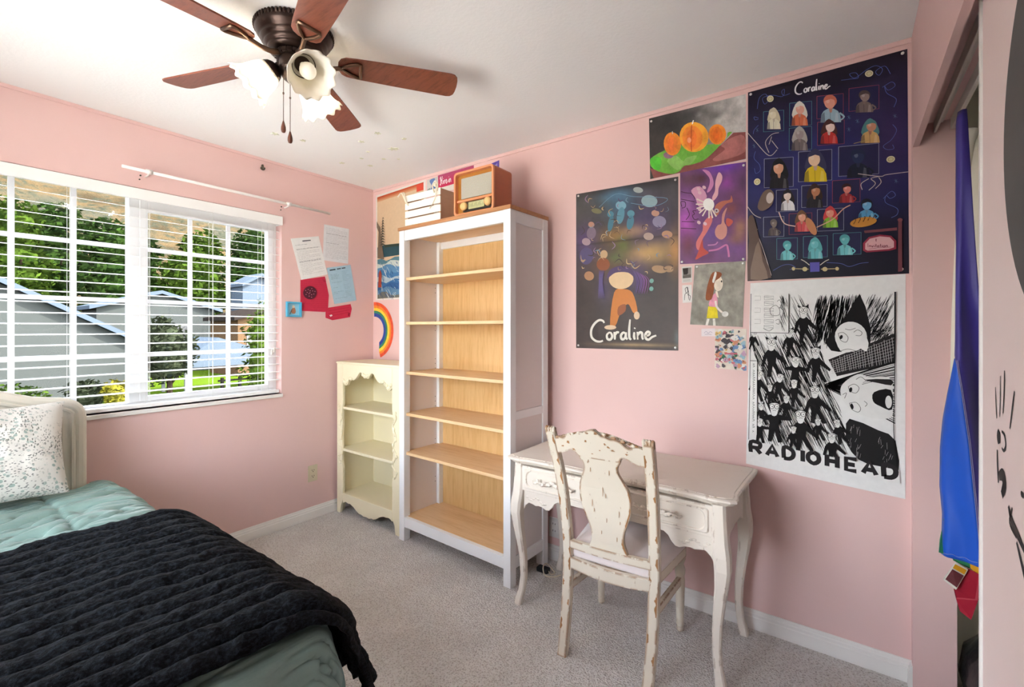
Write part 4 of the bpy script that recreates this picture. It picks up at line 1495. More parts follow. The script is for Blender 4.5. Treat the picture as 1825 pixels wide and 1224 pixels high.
def comf(u, v):
    a = lerp(BX0, BX1 + 0.44, u)
    b = lerp(BY0 - 0.40, BY1 + 0.42, v)
    p = drape(a, b, 0.0, 0.085, 0.22, 0)
    top = 1.0 if (a < BX1 and BY0 < b < BY1) else 0.45
    n1 = noise.noise(Vector((a * 15 + 0.8 * math.sin(b * 6), b * 3.6, 0.3)))
    n2 = noise.noise(Vector((a * 27, b * 6.5, 5.3)))
    n3 = noise.noise(Vector((a * 3, b * 3.0, 2.0)))
    h = -0.026 * math.exp(-(n1 / 0.10) ** 2) - 0.014 * math.exp(-(n2 / 0.10) ** 2) + 0.014 * n1 + 0.016 * n3
    for sy in (-1.90, -2.30):
        h -= 0.011 * math.exp(-((b - sy) / 0.010) ** 2)
    for sx in (0.62, 1.14, 1.60):
        h -= 0.008 * math.exp(-((a - sx) / 0.010) ** 2)
    if a < BX0 + 0.05:
        h -= 0.02 * (1 - (a - BX0) / 0.05)
    p.z += h * top
    if top < 1:
        p.y += h * 0.6
        p.x += h * 0.4
    return p

tag(MB().grid(comf, 330, 150).build('comforter', 'comforter_green', smooth=True, solid=0.012), 'ruched sage green comforter spread over the bed', 'comforter')


def fur(u, v):
    # rear edge runs slightly askew across the bed
    b = lerp(BY0 - 0.30, BY1 + 0.33, v)
    a0 = 0.985 + 0.05 * max(0.0, b + 2.05) + 0.006 * math.sin(b * 20)
    a1 = 1.985 + 0.06 * (b + 1.9)
    if b > BY1:
        a1 += 0.10 * (b - BY1)
    a = lerp(a0, a1, u)
    p = drape(a, b, 0.016, 0.10, 0.30, 0)
    k = u * 14.5
    rib = abs(math.sin(math.pi * (k + 0.05 * math.sin(b * 9) + 0.10 * noise.noise(Vector((a * 3, b * 4, 0))))))
    h = 0.044 * rib ** 0.45 + 0.008 * noise.noise(Vector((a * 5, b * 5, 1))) + 0.006 * noise.noise(Vector((a * 38, b * 22, 9))) + 0.004 * noise.noise(Vector((a * 85, b * 50, 4)))
    e = min(u, 1 - u) * 14.5
    if e < 0.35:
        h -= 0.026 * (1 - e / 0.35)
    dy = max(0.0, b - BY1)
    f = min(1.0, dy / 0.12)
    p.z += h * (1 - 0.75 * f)
    p.y += h * f
    da = max(0.0, a - BX1)
    if da > 0:
        p.x += h * min(1.0, da / 0.1)
    return p

tag(MB().grid(fur, 320, 260).build('throw_blanket', 'fur_black', smooth=True, solid=0.008), 'ribbed black fluffy throw blanket laid across the foot half of the bed', 'blanket')

# pillow leaning on the headboard
def pillow(u, v, side):
    U, V = u * 2 - 1, v * 2 - 1
    bul = (max(0.0, 1 - abs(U) ** 2.4) * max(0.0, 1 - abs(V) ** 2.4)) ** 0.52
    hw_, hh = 0.325, 0.205
    pinch = 1 - 0.05 * (1 - abs(V) ** 2) * abs(U) ** 3 - 0.03 * 0
    pv = 1 - 0.07 * (1 - abs(U) ** 2) * abs(V) ** 3
    x, y = U * hw_ * pinch, V * hh * pv
    wr = 0.012 * noise.noise(Vector((x * 9 + 3, y * 14, side * 5.0))) + 0.006 * noise.noise(Vector((x * 30, y * 22, side)))
    d = side * (0.088 * bul + 0.004) + wr * bul
    return Vector((x, y, d))

def pil_world(u, v, side):
    p = pillow(u, v, side)
    # local x -> -y of the room, local y -> up the lean, local z -> out of the lean
    c, s = math.cos(math.radians(66)), math.sin(math.radians(66))
    return Vector((0.262 - p.y * c + p.z * s, -2.150 - p.x + 0.03 * p.y, 0.822 + p.y * s + p.z * c))

m = MB()
m.grid(lambda u, v: pil_world(u, v, 1), 48, 36)
m.grid(lambda u, v: pil_world(u, v, -1), 48, 36)
tag(m.build('pillow', 'pillow_print', smooth=True), 'white pillow with small grey-green leaf print leaning on the headboard', 'pillow')
# ------------------------------------------------------------------ ceiling fan
FX, FY_ = 1.406, -1.405
FR = 0.605
fan = thing('ceiling_fan', 'dark bronze ceiling fan with five reddish wooden blades and a three-shade light', 'ceiling fan', (FX, FY_, H), local=True)
m = MB()
prof = [(0.124, 0.0), (0.130, -0.004), (0.132, -0.018), (0.128, -0.030), (0.118, -0.044), (0.112, -0.050), (0.113, -0.054), (0.104, -0.060), (0.100, -0.066), (0.101, -0.070), (0.092, -0.076), (0.088, -0.081), (0.089, -0.085), (0.078, -0.091), (0.060, -0.094), (0.030, -0.095)]
m.lathe(prof, (0, 0, 0), 48)
for k in range(60):
    a = 2 * math.pi * k / 60
    m.ball((0.131 * math.cos(a), 0.131 * math.sin(a), -0.010), 0.0068, 6, 5, (1, 1, 1.5))
m.build('motor_housing', 'dark_bronze', fan, smooth=True)
m = MB()
m.lathe([(0.030, -0.090), (0.062, -0.092), (0.066, -0.096), (0.066, -0.108), (0.060, -0.112), (0.030, -0.113)], (0, 0, 0), 32)
for k in range(20):
    a = 2 * math.pi * k / 20
    m.box(0.062 * math.cos(a) - 0.004, 0.062 * math.cos(a) + 0.004, 0.062 * math.sin(a) - 0.004, 0.062 * math.sin(a) + 0.004, -0.112, -0.094)
m.build('flywheel', 'dark_bronze', fan)
m = MB().lathe([(0.030, -0.108), (0.050, -0.110), (0.052, -0.114), (0.052, -0.150), (0.049, -0.156), (0.044, -0.158), (0.046, -0.162), (0.046, -0.170), (0.040, -0.180), (0.030, -0.188), (0.016, -0.194), (0.008, -0.200)], (0, 0, 0), 32)
m.build('switch_housing', 'dark_bronze', fan, smooth=True)
for k in range(5):
    a = math.radians(55 + 72 * k)
    Rz = Matrix.Rotation(a, 4, 'Z')
    Rp = Rz @ Matrix.Translation((0, 0, -0.103)) @ Matrix.Rotation(math.radians(-12), 4, 'X')
    # blade outline in its own plane: x outwards
    half = [(0.150, 0.0), (0.152, 0.020), (0.162, 0.038), (0.180, 0.048), (0.22, 0.052), (0.35, 0.0575), (0.50, 0.062), (0.575, 0.0635), (0.590, 0.060), (FR - 0.004, 0.048), (FR, 0.030), (FR + 0.002, 0.0)]
    out = half + [(x, -y) for x, y in reversed(half[1:-1])]
    top = [Rp @ Vector((x, y, 0.003)) for x, y in out]
    bot = [Rp @ Vector((x, y, -0.003)) for x, y in out]
    me = MB().loft([bot, top])
    bld = me.build('blade', 'blade_wood', fan, bevel=0.0012)
    m = MB()
    arm = [Rz @ Vector((0.055, 0, -0.104)), Rz @ Vector((0.085, 0.0, -0.116)), Rz @ Vector((0.12, 0.0, -0.118)), Rp @ Vector((0.165, 0.0, -0.007))]
    m.tube(catmull(arm, 6), [0.0105] * 6 + [0.009] * 6 + [0.008] * 6 + [0.0075], 10)
    lp_ = [(0.163, 0.0), (0.176, 0.012), (0.20, 0.027), (0.222, 0.036), (0.232, 0.034), (0.232, 0.0), (0.232, -0.034), (0.222, -0.036), (0.20, -0.027), (0.176, -0.012)]
    m.tube([Rp @ Vector((x, y, -0.008)) for x, y in lp_], 0.0062, 8, closed=True)
    m.build('blade_iron', 'bronze_arm', bld, smooth=True)

for k, (ang, lit) in enumerate(((232, True), (352, False), (112, True))):
    a = math.radians(ang)
    dirv = Vector((math.cos(a) * 0.76, math.sin(a) * 0.76, -0.65)).normalized()
    q = dirv.to_track_quat('Z', 'Y').to_matrix().to_4x4()
    base = Vector((math.cos(a) * 0.038, math.sin(a) * 0.038, -0.124))
    neck = base + dirv * 0.030
    T = Matrix.Translation(neck) @ q
    m = MB()
    m.tube([Vector((math.cos(a) * 0.02, math.sin(a) * 0.02, -0.118)), base, neck], [0.015, 0.014, 0.014], 12)
    m.lathe([(0.012, -0.004), (0.022, 0.000), (0.034, 0.010), (0.040, 0.022), (0.041, 0.034), (0.0395, 0.036), (0.0385, 0.022), (0.035, 0.014), (0.012, 0.009)], (0, 0, 0), 28, T)
    lamp = m.build('lamp_holder', 'dark_bronze', fan, smooth=True)
    rings = []
    seg = 72
    prof = [(0.028, 0.014), (0.037, 0.022), (0.045, 0.036), (0.051, 0.052), (0.055, 0.070), (0.059, 0.088), (0.066, 0.104), (0.075, 0.118), (0.081, 0.125)]
    for i, (r, z) in enumerate(prof):
        t = i / (len(prof) - 1)
        ring = []
        for j in range(seg):
            ph = 2 * math.pi * j / seg
            fl = 1 + 0.035 * t ** 1.5 * math.cos(12 * ph)
            zz = z + 0.006 * t ** 3 * math.cos(12 * ph)
            ring.append(T @ Vector((r * fl * math.cos(ph), r * fl * math.sin(ph), zz)))
        rings.append(ring)
    MB().loft(rings, True, False).build('lamp_shade', 'shade_glass', lamp, smooth=True, solid=0.0022)
    m = MB()
    m.lathe(([(0.010, 0.020), (0.013, 0.034), (0.018, 0.048), (0.027, 0.064), (0.032, 0.080), (0.033, 0.094), (0.029, 0.108), (0.019, 0.118), (0.003, 0.122)] if lit else [(0.010, 0.020), (0.013, 0.034), (0.018, 0.048), (0.024, 0.062), (0.028, 0.076), (0.027, 0.088), (0.021, 0.099), (0.012, 0.105), (0.003, 0.107)]), (0, 0, 0), 24, T)
    m.build('bulb', 'bulb_lit' if lit else 'bulb_dim', lamp, smooth=True)
for (dx, dy, zb) in ((0.016, -0.050, -0.386), (0.036, -0.036, -0.424)):
    m = MB()
    m.tube([(dx, dy, -0.150), (dx, dy, zb + 0.03)], 0.0011, 6)
    for k in range(44):
        z = lerp(-0.152, zb + 0.03, k / 43)
        m.ball((dx, dy, z), 0.0017, 6, 4)
    m.ball((dx, dy, lerp(-0.15, zb, 0.45)), 0.0035, 8, 6, (1, 1, 1.4))
    c = m.build('pull_chain', 'chain', fan)
    MB().lathe([(0.0015, zb + 0.032), (0.004, zb + 0.024), (0.008, zb + 0.008), (0.0085, zb - 0.002), (0.006, zb - 0.010), (0.002, zb - 0.012)], (dx, dy, 0), 14).build('pull_knob', 'pull_wood', c, smooth=True)

# ------------------------------------------------------------------ inside the closet opening
fl = thing('rainbow_flag', 'rainbow striped nylon flag hanging folded from the closet track', 'flag', (3.36, -0.30, 2.02))

def ev(c, z):
    for a, b in zip(c, c[1:]):
        if a[0] >= z >= b[0]:
            f = (a[0] - z) / max(1e-9, a[0] - b[0])
            return lerp(a[1], b[1], f)
    return c[-1][1] if z < c[-1][0] else c[0][1]

leftc = [(2.03, 3.340), (2.0, 3.336), (1.6, 3.336), (1.25, 3.328), (1.135, 3.313), (1.05, 3.304), (0.95, 3.298), (0.83, 3.297), (0.74, 3.303), (0.612, 3.300)]
seamc = [(2.03, 3.330), (1.26, 3.325), (1.242, 3.328), (1.12, 3.342), (1.0, 3.355), (0.86, 3.366), (0.72, 3.376), (0.60, 3.384)]
rightc = [(2.03, 3.358), (1.987, 3.361), (1.70, 3.373), (1.45, 3.386), (1.2, 3.41), (0.9, 3.43), (0.60, 3.44)]

def fdepth(x, z):
    s = (x - 3.29) / 0.15
    return -0.30 + 0.022 * math.sin(s * 5.0 + z * 3.0) + 0.012 * math.sin(z * 7 + s * 9) + 0.010 * noise.noise(Vector((x * 20, z * 6, 0)))

for nm, ca, cb, z0, z1, mat in (('purple_stripe', seamc, rightc, 2.03, 0.605, 'flag_purple'), ('blue_stripe', leftc, seamc, 1.245, 0.610, 'flag_blue')):
    m = MB()
    def fn(u, v, ca=ca, cb=cb, z0=z0, z1=z1, nm=nm):
        z = lerp(z0, z1, v)
        a = max(ev(ca, z), ev(leftc, z))
        x = lerp(a, max(a + 0.001, ev(cb, z)), u)
        return (x, fdepth(x, z) + (0.02 * (1 - min(1, (x - ev(leftc, z)) / 0.012)) ** 2), z)
    m.grid(fn, 14, 70)
    m.build(nm, mat, fl, smooth=True, solid=0.0018)
m = MB()
for off in (0.0, 0.0035):
    m.tube([(ev(seamc, z) + off, fdepth(ev(seamc, z) + off, z) - 0.0022, z) for z in [1.24 - 0.63 * k / 30 for k in range(31)]], 0.0007, 5)
m.tube([(3.303 + 0.0043 * k, fdepth(3.303 + 0.0043 * k, 0.622) - 0.002, 0.622 - 0.002 * math.sin(k)) for k in range(18)], 0.0006, 5)
m.build('seam', 'flag_seam', fl)
def fpx(px, py):
    return (3.327 + 0.00128 * (px - 1700), 0.603 - 0.00165 * (py - 1001))

def fpoly(name, pts, mat, d, parent=fl, th=0.0018):
    q = [fpx(*p) for p in pts]
    return MB().loft([[(x, -0.305 + d + 0.012 * math.sin(z * 30 + x * 40), z) for x, z in q], [(x, -0.305 + d + th + 0.012 * math.sin(z * 30 + x * 40), z) for x, z in q]]).build(name, mat, parent)

fpoly('green_stripe', [(1683, 925), (1690, 930), (1687, 960), (1684, 994), (1673, 992), (1676, 970), (1681, 945)], 'flag_green', 0.02)
fpoly('green_stripe', [(1696, 990), (1735, 990), (1738, 1008), (1728, 1012), (1700, 1002)], 'flag_green', 0.012)
fpoly('yellow_stripe', [(1728, 990), (1770, 985), (1775, 1024), (1744, 1020), (1731, 1010)], 'flag_yellow', 0.004)
fpoly('red_stripe', [(1725, 1010), (1750, 1018), (1752, 1050), (1741, 1062), (1730, 1103), (1711, 1094), (1703, 1070), (1698, 1051)], 'flag_red', 0.0)
cd = fpoly('hang_tag', [(1702, 1000), (1725, 1010), (1702, 1047), (1700, 1048), (1679, 1036), (1678, 1034)], 'tag_card', -0.010)
fpoly('tag_band', [(1701, 1003), (1722, 1011), (1717, 1019), (1696, 1010)], 'flag_yellow', -0.0115, cd, 0.0008)
fpoly('tag_picture', [(1695, 1012), (1716, 1021), (1702, 1043), (1682, 1033)], 'tag_print', -0.0115, cd, 0.0008)

gm = thing('hanging_garment', 'cream cotton garment hanging in the closet behind the rainbow flag', 'garment', (3.48, -0.10, 1.9))
m = MB()
rings = []
for z, w, d in ((2.035, 0.02, 0.02), (2.02, 0.05, 0.03), (1.98, 0.085, 0.04), (1.90, 0.10, 0.05), (1.70, 0.105, 0.06), (1.40, 0.115, 0.07), (1.05, 0.125, 0.08), (1.02, 0.11, 0.07)):
    ring = []
    for k in range(32):
        a = 2 * math.pi * k / 32
        f = 1 + 0.10 * math.sin(5 * a + z * 3) * min(1, (2.05 - z) * 3)
        ring.append((3.475 + w * f * math.cos(a), -0.08 + d * f * math.sin(a), z))
    rings.append(ring)
m.loft(rings)
m.build('garment_body', 'white_cotton', gm, smooth=True)
m = MB()
m.tube(catmull([(3.40, -0.10, 2.02), (3.385, -0.10, 1.95), (3.375, -0.10, 1.8), (3.385, -0.10, 1.62)], 6), 0.018, 12)
m.build('sleeve', 'white_cotton', gm, smooth=True)

m = MB()
rings = []
for z, r in ((0.0, 0.10), (0.02, 0.14), (0.10, 0.165), (0.18, 0.155), (0.25, 0.115), (0.29, 0.06), (0.31, 0.03), (0.34, 0.035)):
    ring = []
    for k in range(36):
        a = 2 * math.pi * k / 36
        f = 1 + 0.10 * noise.noise(Vector((math.cos(a) * 2, math.sin(a) * 2, z * 8))) + 0.04 * math.sin(9 * a + z * 20)
        ring.append((3.545 + r * f * math.cos(a), -0.03 + r * f * 1.1 * math.sin(a), z))
    rings.append(ring)
m.loft(rings)
tag(m.build('plastic_bag', 'black_bag', smooth=True), 'shiny black plastic bag on the closet floor', 'bag')
# ------------------------------------------------------------------ things pinned on the walls
class Canvas:
    """a sheet on a wall. corners are (along the wall, height); u runs right, v runs down"""
    def __init__(self, tl, tr, br, bl, wall='back', base=0.0016):
        self.c = (tl, tr, br, bl)
        self.wall = wall
        self.base = base
        self.k = 0
        self.v, self.f, self.col = [], [], []
        self.W = 0.5 * (math.dist(tl, tr) + math.dist(bl, br))
        self.H = 0.5 * (math.dist(tl, bl) + math.dist(tr, br))
        self.z = None

    def zoom(self, tl, tr, br, bl):
        self.z = (tl, tr, br, bl)
        return self

    def uv(self, x, y):
        tl, tr, br, bl = self.z
        u = (x - 0.5 * (tl[0] + bl[0])) / (0.5 * (tr[0] + br[0]) - 0.5 * (tl[0] + bl[0]))
        for _ in range(2):
            v = (y - lerp(tl[1], tr[1], u)) / (lerp(bl[1], br[1], u) - lerp(tl[1], tr[1], u))
            xl, xr = lerp(tl[0], bl[0], v), lerp(tr[0], br[0], v)
            u = (x - xl) / (xr - xl)
        return (u, v)

    def P(self, u, v, lift):
        tl, tr, br, bl = self.c
        a = lerp(lerp(tl[0], tr[0], u), lerp(bl[0], br[0], u), v)
        z = lerp(lerp(tl[1], tr[1], u), lerp(bl[1], br[1], u), v)
        d = self.base + lift
        return (a, -d, z) if self.wall == 'back' else (d, a, z)

    def face(self, pts, cols):
        o = len(self.v)
        self.v += pts
        self.f.append(tuple(range(o, o + len(pts))))
        self.col += cols

    def lin(self, c):
        return (s2l(c[0]), s2l(c[1]), s2l(c[2]), 1.0)

    def sheet(self, fn, nu=1, nv=1, edge=None):
        g = [[None] * (nu + 1) for _ in range(nv + 1)]
        for j in range(nv + 1):
            for i in range(nu + 1):
                u, v = i / nu, j / nv
                c = fn(u, v) if callable(fn) else fn
                g[j][i] = (self.P(u, v, 0), self.lin(c))
        for j in range(nv):
            for i in range(nu):
                q = (g[j][i], g[j][i + 1], g[j + 1][i + 1], g[j + 1][i])
                self.face([p[0] for p in q], [p[1] for p in q])
        e = self.lin(edge or (225, 222, 218))
        cs = [(0, 0), (1, 0), (1, 1), (0, 1)]
        for a in range(4):
            b = (a + 1) % 4
            self.face([self.P(*cs[a], 0), self.P(*cs[b], 0), self.P(*cs[b], -self.base + 0.0002), self.P(*cs[a], -self.base + 0.0002)], [e] * 4)
        return self

    def up(self):
        self.k += 1
        return 0.00025 + 0.00003 * self.k

    def poly(self, pts, c, z=True, smooth=0):
        if smooth:
            pts = [(p.x, p.y) for p in catmull([(a, b, 0) for a, b in pts], smooth, True)]
        q = [self.uv(*p) for p in pts] if (z and self.z) else pts
        q = [(min(1.0, max(0.0, u)), min(1.0, max(0.0, v))) for u, v in q]
        l = self.up()
        self.face([self.P(u, v, l) for u, v in q], [self.lin(c)] * len(q))
        return self

    def ell(self, x, y, rx, ry, c, rot=0.0, n=22):
        cr_, sr = math.cos(rot), math.sin(rot)
        pts = []
        for k in range(n):
            a = 2 * math.pi * k / n
            px, py = rx * math.cos(a), ry * math.sin(a)
            pts.append((x + px * cr_ - py * sr, y + px * sr + py * cr_))
        return self.poly(pts, c)

    def stroke(self, pts, w, c, smooth=5, taper=0.0, same=False):
        q = [self.uv(*p) for p in pts] if self.z else pts
        q = [Vector((u * self.W, v * self.H, 0)) for u, v in q]
        if smooth and len(q) > 2:
            q = catmull(q, smooth)
        n = len(q)
        l = (0.00025 + 0.00003 * self.k) if same else self.up()
        L, R = [], []
        for i, p in enumerate(q):
            t = q[min(i + 1, n - 1)] - q[max(i - 1, 0)]
            if t.length < 1e-9:
                t = Vector((1, 0, 0))
            t.normalize()
            s = Vector((-t.y, t.x, 0)) * (w * 0.5 * (1 - taper * abs(2 * i / max(1, n - 1) - 1) ** 2))
            a, b = p + s, p - s
            L.append((min(1, max(0, a.x / self.W)), min(1, max(0, a.y / self.H))))
            R.append((min(1, max(0, b.x / self.W)), min(1, max(0, b.y / self.H))))
        cc = self.lin(c)
        for i in range(n - 1):
            self.face([self.P(*L[i], l), self.P(*L[i + 1], l), self.P(*R[i + 1], l), self.P(*R[i], l)], [cc] * 4)
        return self

    def build(self, name, mat, parent=None):
        me = bpy.data.meshes.new(name)
        og = ORG.get(parent.name) if parent is not None else None
        vv = [(p[0] - og[0], p[1] - og[1], p[2] - og[2]) for p in self.v] if og is not None else self.v
        me.from_pydata(vv, [], self.f)
        me.materials.append(MATS[mat])
        at = me.color_attributes.new(name='Col', type='FLOAT_COLOR', domain='CORNER')
        at.data.foreach_set('color', [x for c in self.col for x in c])
        me.update()
        o = bpy.data.objects.new(name, me)
        COL.objects.link(o)
        if parent is not None:
            o.parent = parent
            ORG[o.name] = og
        return o


def blobs(bg, items, z=None, cv=None):
    """soft colour fields: (x, y, rx, ry, colour, strength)"""
    its = []
    for x, y, rx, ry, c, s in items:
        u, v = cv.uv(x, y)
        u2, _ = cv.uv(x + rx, y)
        _, v2 = cv.uv(x, y + ry)
        its.append((u, v, abs(u2 - u), abs(v2 - v), c, s))

    def fn(u, v):
        c = bg(u, v) if callable(bg) else bg
        for a, b, ra, rb, cc, s in its:
            d = ((u - a) / ra) ** 2 + ((v - b) / rb) ** 2
            if d < 6:
                c = mixc(c, cc, s * math.exp(-d))
        n = noise.noise(Vector((u * 9, v * 13, 1.7))) * 0.10 + noise.noise(Vector((u * 30, v * 40, 4))) * 0.05
        return tuple(max(0, min(255, k * (1 + n))) for k in c)
    return fn


LET = {
    'C': (2.0, [[(1.75, 1.95), (1.60, 2.20), (1.15, 2.28), (0.60, 1.90), (0.18, 1.20), (0.20, 0.35), (0.70, -0.12), (1.25, -0.22), (1.60, -0.10)]]),
    'o': (0.85, [[(0.35, 0.85), (0.08, 0.55), (0.15, 0.10), (0.48, 0.02), (0.70, 0.35), (0.58, 0.75), (0.30, 0.85)]]),
    'r': (0.78, [[(0.10, 0.90), (0.16, 0.45), (0.16, 0.0)], [(0.16, 0.45), (0.36, 0.82), (0.66, 0.86)]]),
    'a': (0.92, [[(0.62, 0.72), (0.36, 0.82), (0.10, 0.50), (0.18, 0.08), (0.46, 0.10), (0.64, 0.50)], [(0.68, 0.86), (0.64, 0.30), (0.84, 0.02)]]),
    'l': (0.50, [[(0.22, 2.35), (0.12, 1.20), (0.14, 0.25), (0.34, 0.0)]]),
    'i': (0.42, [[(0.18, 0.86), (0.16, 0.35), (0.24, 0.0)], [(0.20, 1.26), (0.26, 1.38)]]),
    'n': (0.88, [[(0.10, 0.90), (0.14, 0.0)], [(0.14, 0.45), (0.36, 0.82), (0.60, 0.74), (0.64, 0.30), (0.72, 0.0)]]),
    'e': (1.35, [[(0.10, 0.42), (0.45, 0.52), (0.56, 0.78), (0.34, 0.90), (0.10, 0.58), (0.16, 0.12), (0.45, 0.0), (0.80, 0.28), (1.25, 0.48)]]),
    'H': (1.5, [[(0.1, 1.3), (0.4, 1.9), (0.42, 0.9), (0.2, -0.1), (0.0, 0.2)], [(1.2, 1.95), (1.0, 1.0), (0.95, 0.2), (1.25, 0.1)], [(0.2, 0.85), (0.7, 1.05), (1.2, 0.95)]]),
    'v': (0.8, [[(0.08, 0.86), (0.32, 0.0), (0.64, 0.9)]]),
    't': (0.6, [[(0.28, 1.6), (0.24, 0.4), (0.42, 0.0)], [(0.02, 1.0), (0.55, 1.05)]]),
    'I': (0.5, [[(0.2, 1.9), (0.2, 0.0)]]),
    'Y': (1.0, [[(0.0, 1.9), (0.42, 1.0)], [(0.85, 1.9), (0.3, 0.0)]]),
    'u': (0.8, [[(0.1, 0.9), (0.12, 0.2), (0.4, 0.02), (0.6, 0.4)], [(0.62, 0.9), (0.64, 0.0)]]),
}


def write(cv, word, x, y, sx, sy, w, c, slope=0.0, gap=0.0):
    for chh in word:
        if chh == ' ':
            x += 0.6 * sx
            continue
        adv, strokes = LET[chh]
        for st in strokes:
            cv.stroke([(x + a * sx, y - b * sy + slope * (x + a * sx)) for a, b in st], w, c, 6, 0.35)
        x += (adv + gap) * sx


def pins(parent, pts, wall='back'):
    for a, z in pts:
        mt = Matrix.Rotation(math.radians(90), 4, 'X' if wall == 'back' else 'Y')
        loc = (a, -0.0019, z) if wall == 'back' else (0.0019, a, z)
        MB().lathe([(0.0055, 0.0), (0.0055, 0.002), (0.003, 0.004)], (0, 0, 0), 10, Matrix.Translation(loc) @ mt).build('push_pin', 'pin', parent)

WHITE = (238, 236, 230)

# ---- tall film poster, brown with white brush lettering
cv = Canvas((1.821, 2.095), (2.384, 2.084), (2.384, 1.231), (1.821, 1.230)).zoom((30, 105), (750, 2), (748, 1205), (28, 1185))
bg = lambda u, v: mixc((84, 84, 84), (70, 56, 52), min(1, v * 1.6))
cv.sheet(blobs(bg, [(390, 60, 500, 40, (40, 32, 34), .8), (370, 190, 120, 110, (70, 108, 132), .9), (330, 120, 120, 40, (86, 128, 158), .8), (560, 330, 170, 190, (84, 70, 116), .75), (120, 470, 120, 170, (78, 64, 96), .8), (90, 430, 60, 80, (100, 70, 130), .6),
    (560, 530, 190, 80, (208, 168, 104), .95), (730, 540, 40, 150, (212, 150, 84), .7), (330, 400, 110, 60, (166, 122, 66), .8), (470, 370, 90, 40, (190, 150, 120), .7), (380, 470, 55, 60, (96, 108, 52), .8), (320, 560, 60, 40, (80, 120, 66), .8),
    (480, 700, 70, 120, (98, 78, 138), .75), (250, 780, 60, 130, (84, 70, 116), .6), (250, 600, 130, 90, (120, 84, 60), .6), (600, 800, 160, 160, (56, 44, 42), .7), (380, 1000, 400, 160, (64, 50, 46), .8), (480, 1165, 260, 12, (190, 160, 110), .7), (740, 1120, 16, 60, (110, 130, 130), .6), (390, 435, 400, 8, (40, 32, 30), .5)], cv=cv), 72, 108, (40, 34, 34))
for (x, y, rx, ry, c) in ((370, 190, 38, 32, (128, 176, 196)), (368, 260, 26, 60, (96, 150, 172)), (295, 250, 24, 22, (84, 138, 160)), (296, 315, 20, 56, (74, 124, 146)), (440, 248, 26, 24, (92, 148, 168)), (436, 310, 24, 50, (80, 132, 154)), (565, 165, 54, 42, (150, 176, 184)), (490, 85, 34, 20, (170, 178, 176)), (190, 225, 40, 18, (126, 122, 90)), (605, 250, 26, 22, (196, 150, 130)), (630, 310, 44, 40, (146, 138, 168)), (560, 410, 34, 26, (184, 160, 150)), (680, 400, 34, 26, (196, 150, 120)), (150, 320, 24, 20, (190, 140, 120)), (150, 380, 36, 44, (130, 110, 130)), (110, 440, 34, 26, (176, 150, 160)), (110, 540, 54, 60, (90, 80, 120)), (245, 530, 28, 30, (206, 170, 130)), (240, 600, 50, 46, (142, 78, 44)), (132, 680, 38, 32, (178, 130, 96)), (630, 640, 50, 26, (176, 140, 104)), (690, 640, 30, 22, (170, 134, 100)), (580, 720, 14, 16, (120, 170, 160)), (578, 775, 14, 16, (110, 160, 150))):
    cv.ell(x, y, rx, ry, c, 0.2)
cv.stroke([(210, 200), (330, 110), (460, 130), (680, 150), (600, 200), (440, 175)], 0.0022, (120, 160, 190))
cv.poly([(320, 800), (380, 775), (450, 800), (485, 930), (455, 940), (420, 880), (370, 930), (330, 1030), (290, 1020)], (206, 124, 48), smooth=4)
cv.poly([(350, 900), (400, 880), (400, 930), (350, 960)], (150, 80, 34), smooth=3)
cv.ell(370, 705, 88, 70, (226, 194, 152))
cv.poly([(270, 700), (290, 640), (370, 612), (450, 640), (470, 700), (420, 660), (330, 660)], (84, 62, 104), smooth=4)
cv.ell(480, 960, 20, 28, (220, 190, 156))
cv.ell(292, 1042, 44, 16, (220, 190, 156))
rk = random.Random(21)
for k in range(70):
    x, y = rk.uniform(60, 720), rk.uniform(130, 660)
    c = rk.choice([(150, 120, 150), (196, 160, 120), (120, 150, 170), (210, 180, 130), (90, 74, 110), (70, 54, 50)])
    a = rk.uniform(0, 6.3)
    r = rk.uniform(14, 46)
    cv.stroke([(x, y), (x + r * math.cos(a), y + r * math.sin(a)), (x + 1.5 * r * math.cos(a + .7), y + 1.5 * r * math.sin(a + .7))], rk.uniform(0.0018, 0.006), c, 4, 0.9)
for k in range(14):
    x = 470 + 6 * k + rk.uniform(-6, 6)
    cv.stroke([(x - 20, 640 + 3 * k), (x + 10, 720), (x - 6, 810)], 0.003, (104 + 3 * k, 84, 146), 4, 0.8)
    cv.stroke([(250 - 3 * k, 640), (236 - 2 * k, 730), (256 - 4 * k, 840)], 0.0026, (96, 80, 130), 4, 0.8)
write(cv, 'Coraline', 140, 1128, 62, 60, 0.0135, (232, 226, 214))
o = tag(cv.build('film_poster', 'print_gloss'), 'tall brown film poster with the white word Coraline, beside the bookcase', 'poster')
pins(o, [(1.835, 2.082), (2.370, 2.070), (1.835, 1.245), (2.370, 1.245)])

# ---- purple poster
cv = Canvas((2.393, 2.107), (2.684, 2.092), (2.684, 1.643), (2.393, 1.654)).zoom((70, 185), (800, 40), (797, 1120), (70, 1175))
cv.sheet(blobs((120, 74, 128), [(130, 720, 110, 170, (196, 96, 200), .95), (130, 520, 100, 100, (170, 110, 180), .7), (180, 260, 130, 80, (110, 74, 84), .8), (320, 240, 70, 60, (84, 50, 56), .9), (560, 110, 200, 60, (120, 60, 190), .9), (700, 480, 110, 160, (112, 66, 96), .8), (640, 560, 60, 60, (150, 80, 60), .6), (740, 760, 70, 110, (190, 140, 90), .7), (700, 880, 80, 60, (170, 120, 90), .6), (430, 840, 90, 90, (120, 84, 170), .8), (640, 1000, 150, 60, (128, 80, 146), .8), (160, 980, 80, 120, (120, 56, 76), .8), (300, 1100, 200, 60, (108, 50, 100), .8), (600, 280, 60, 60, (176, 80, 190), .7), (770, 250, 40, 120, (90, 60, 90), .7)], cv=cv), 40, 60, (90, 60, 100))
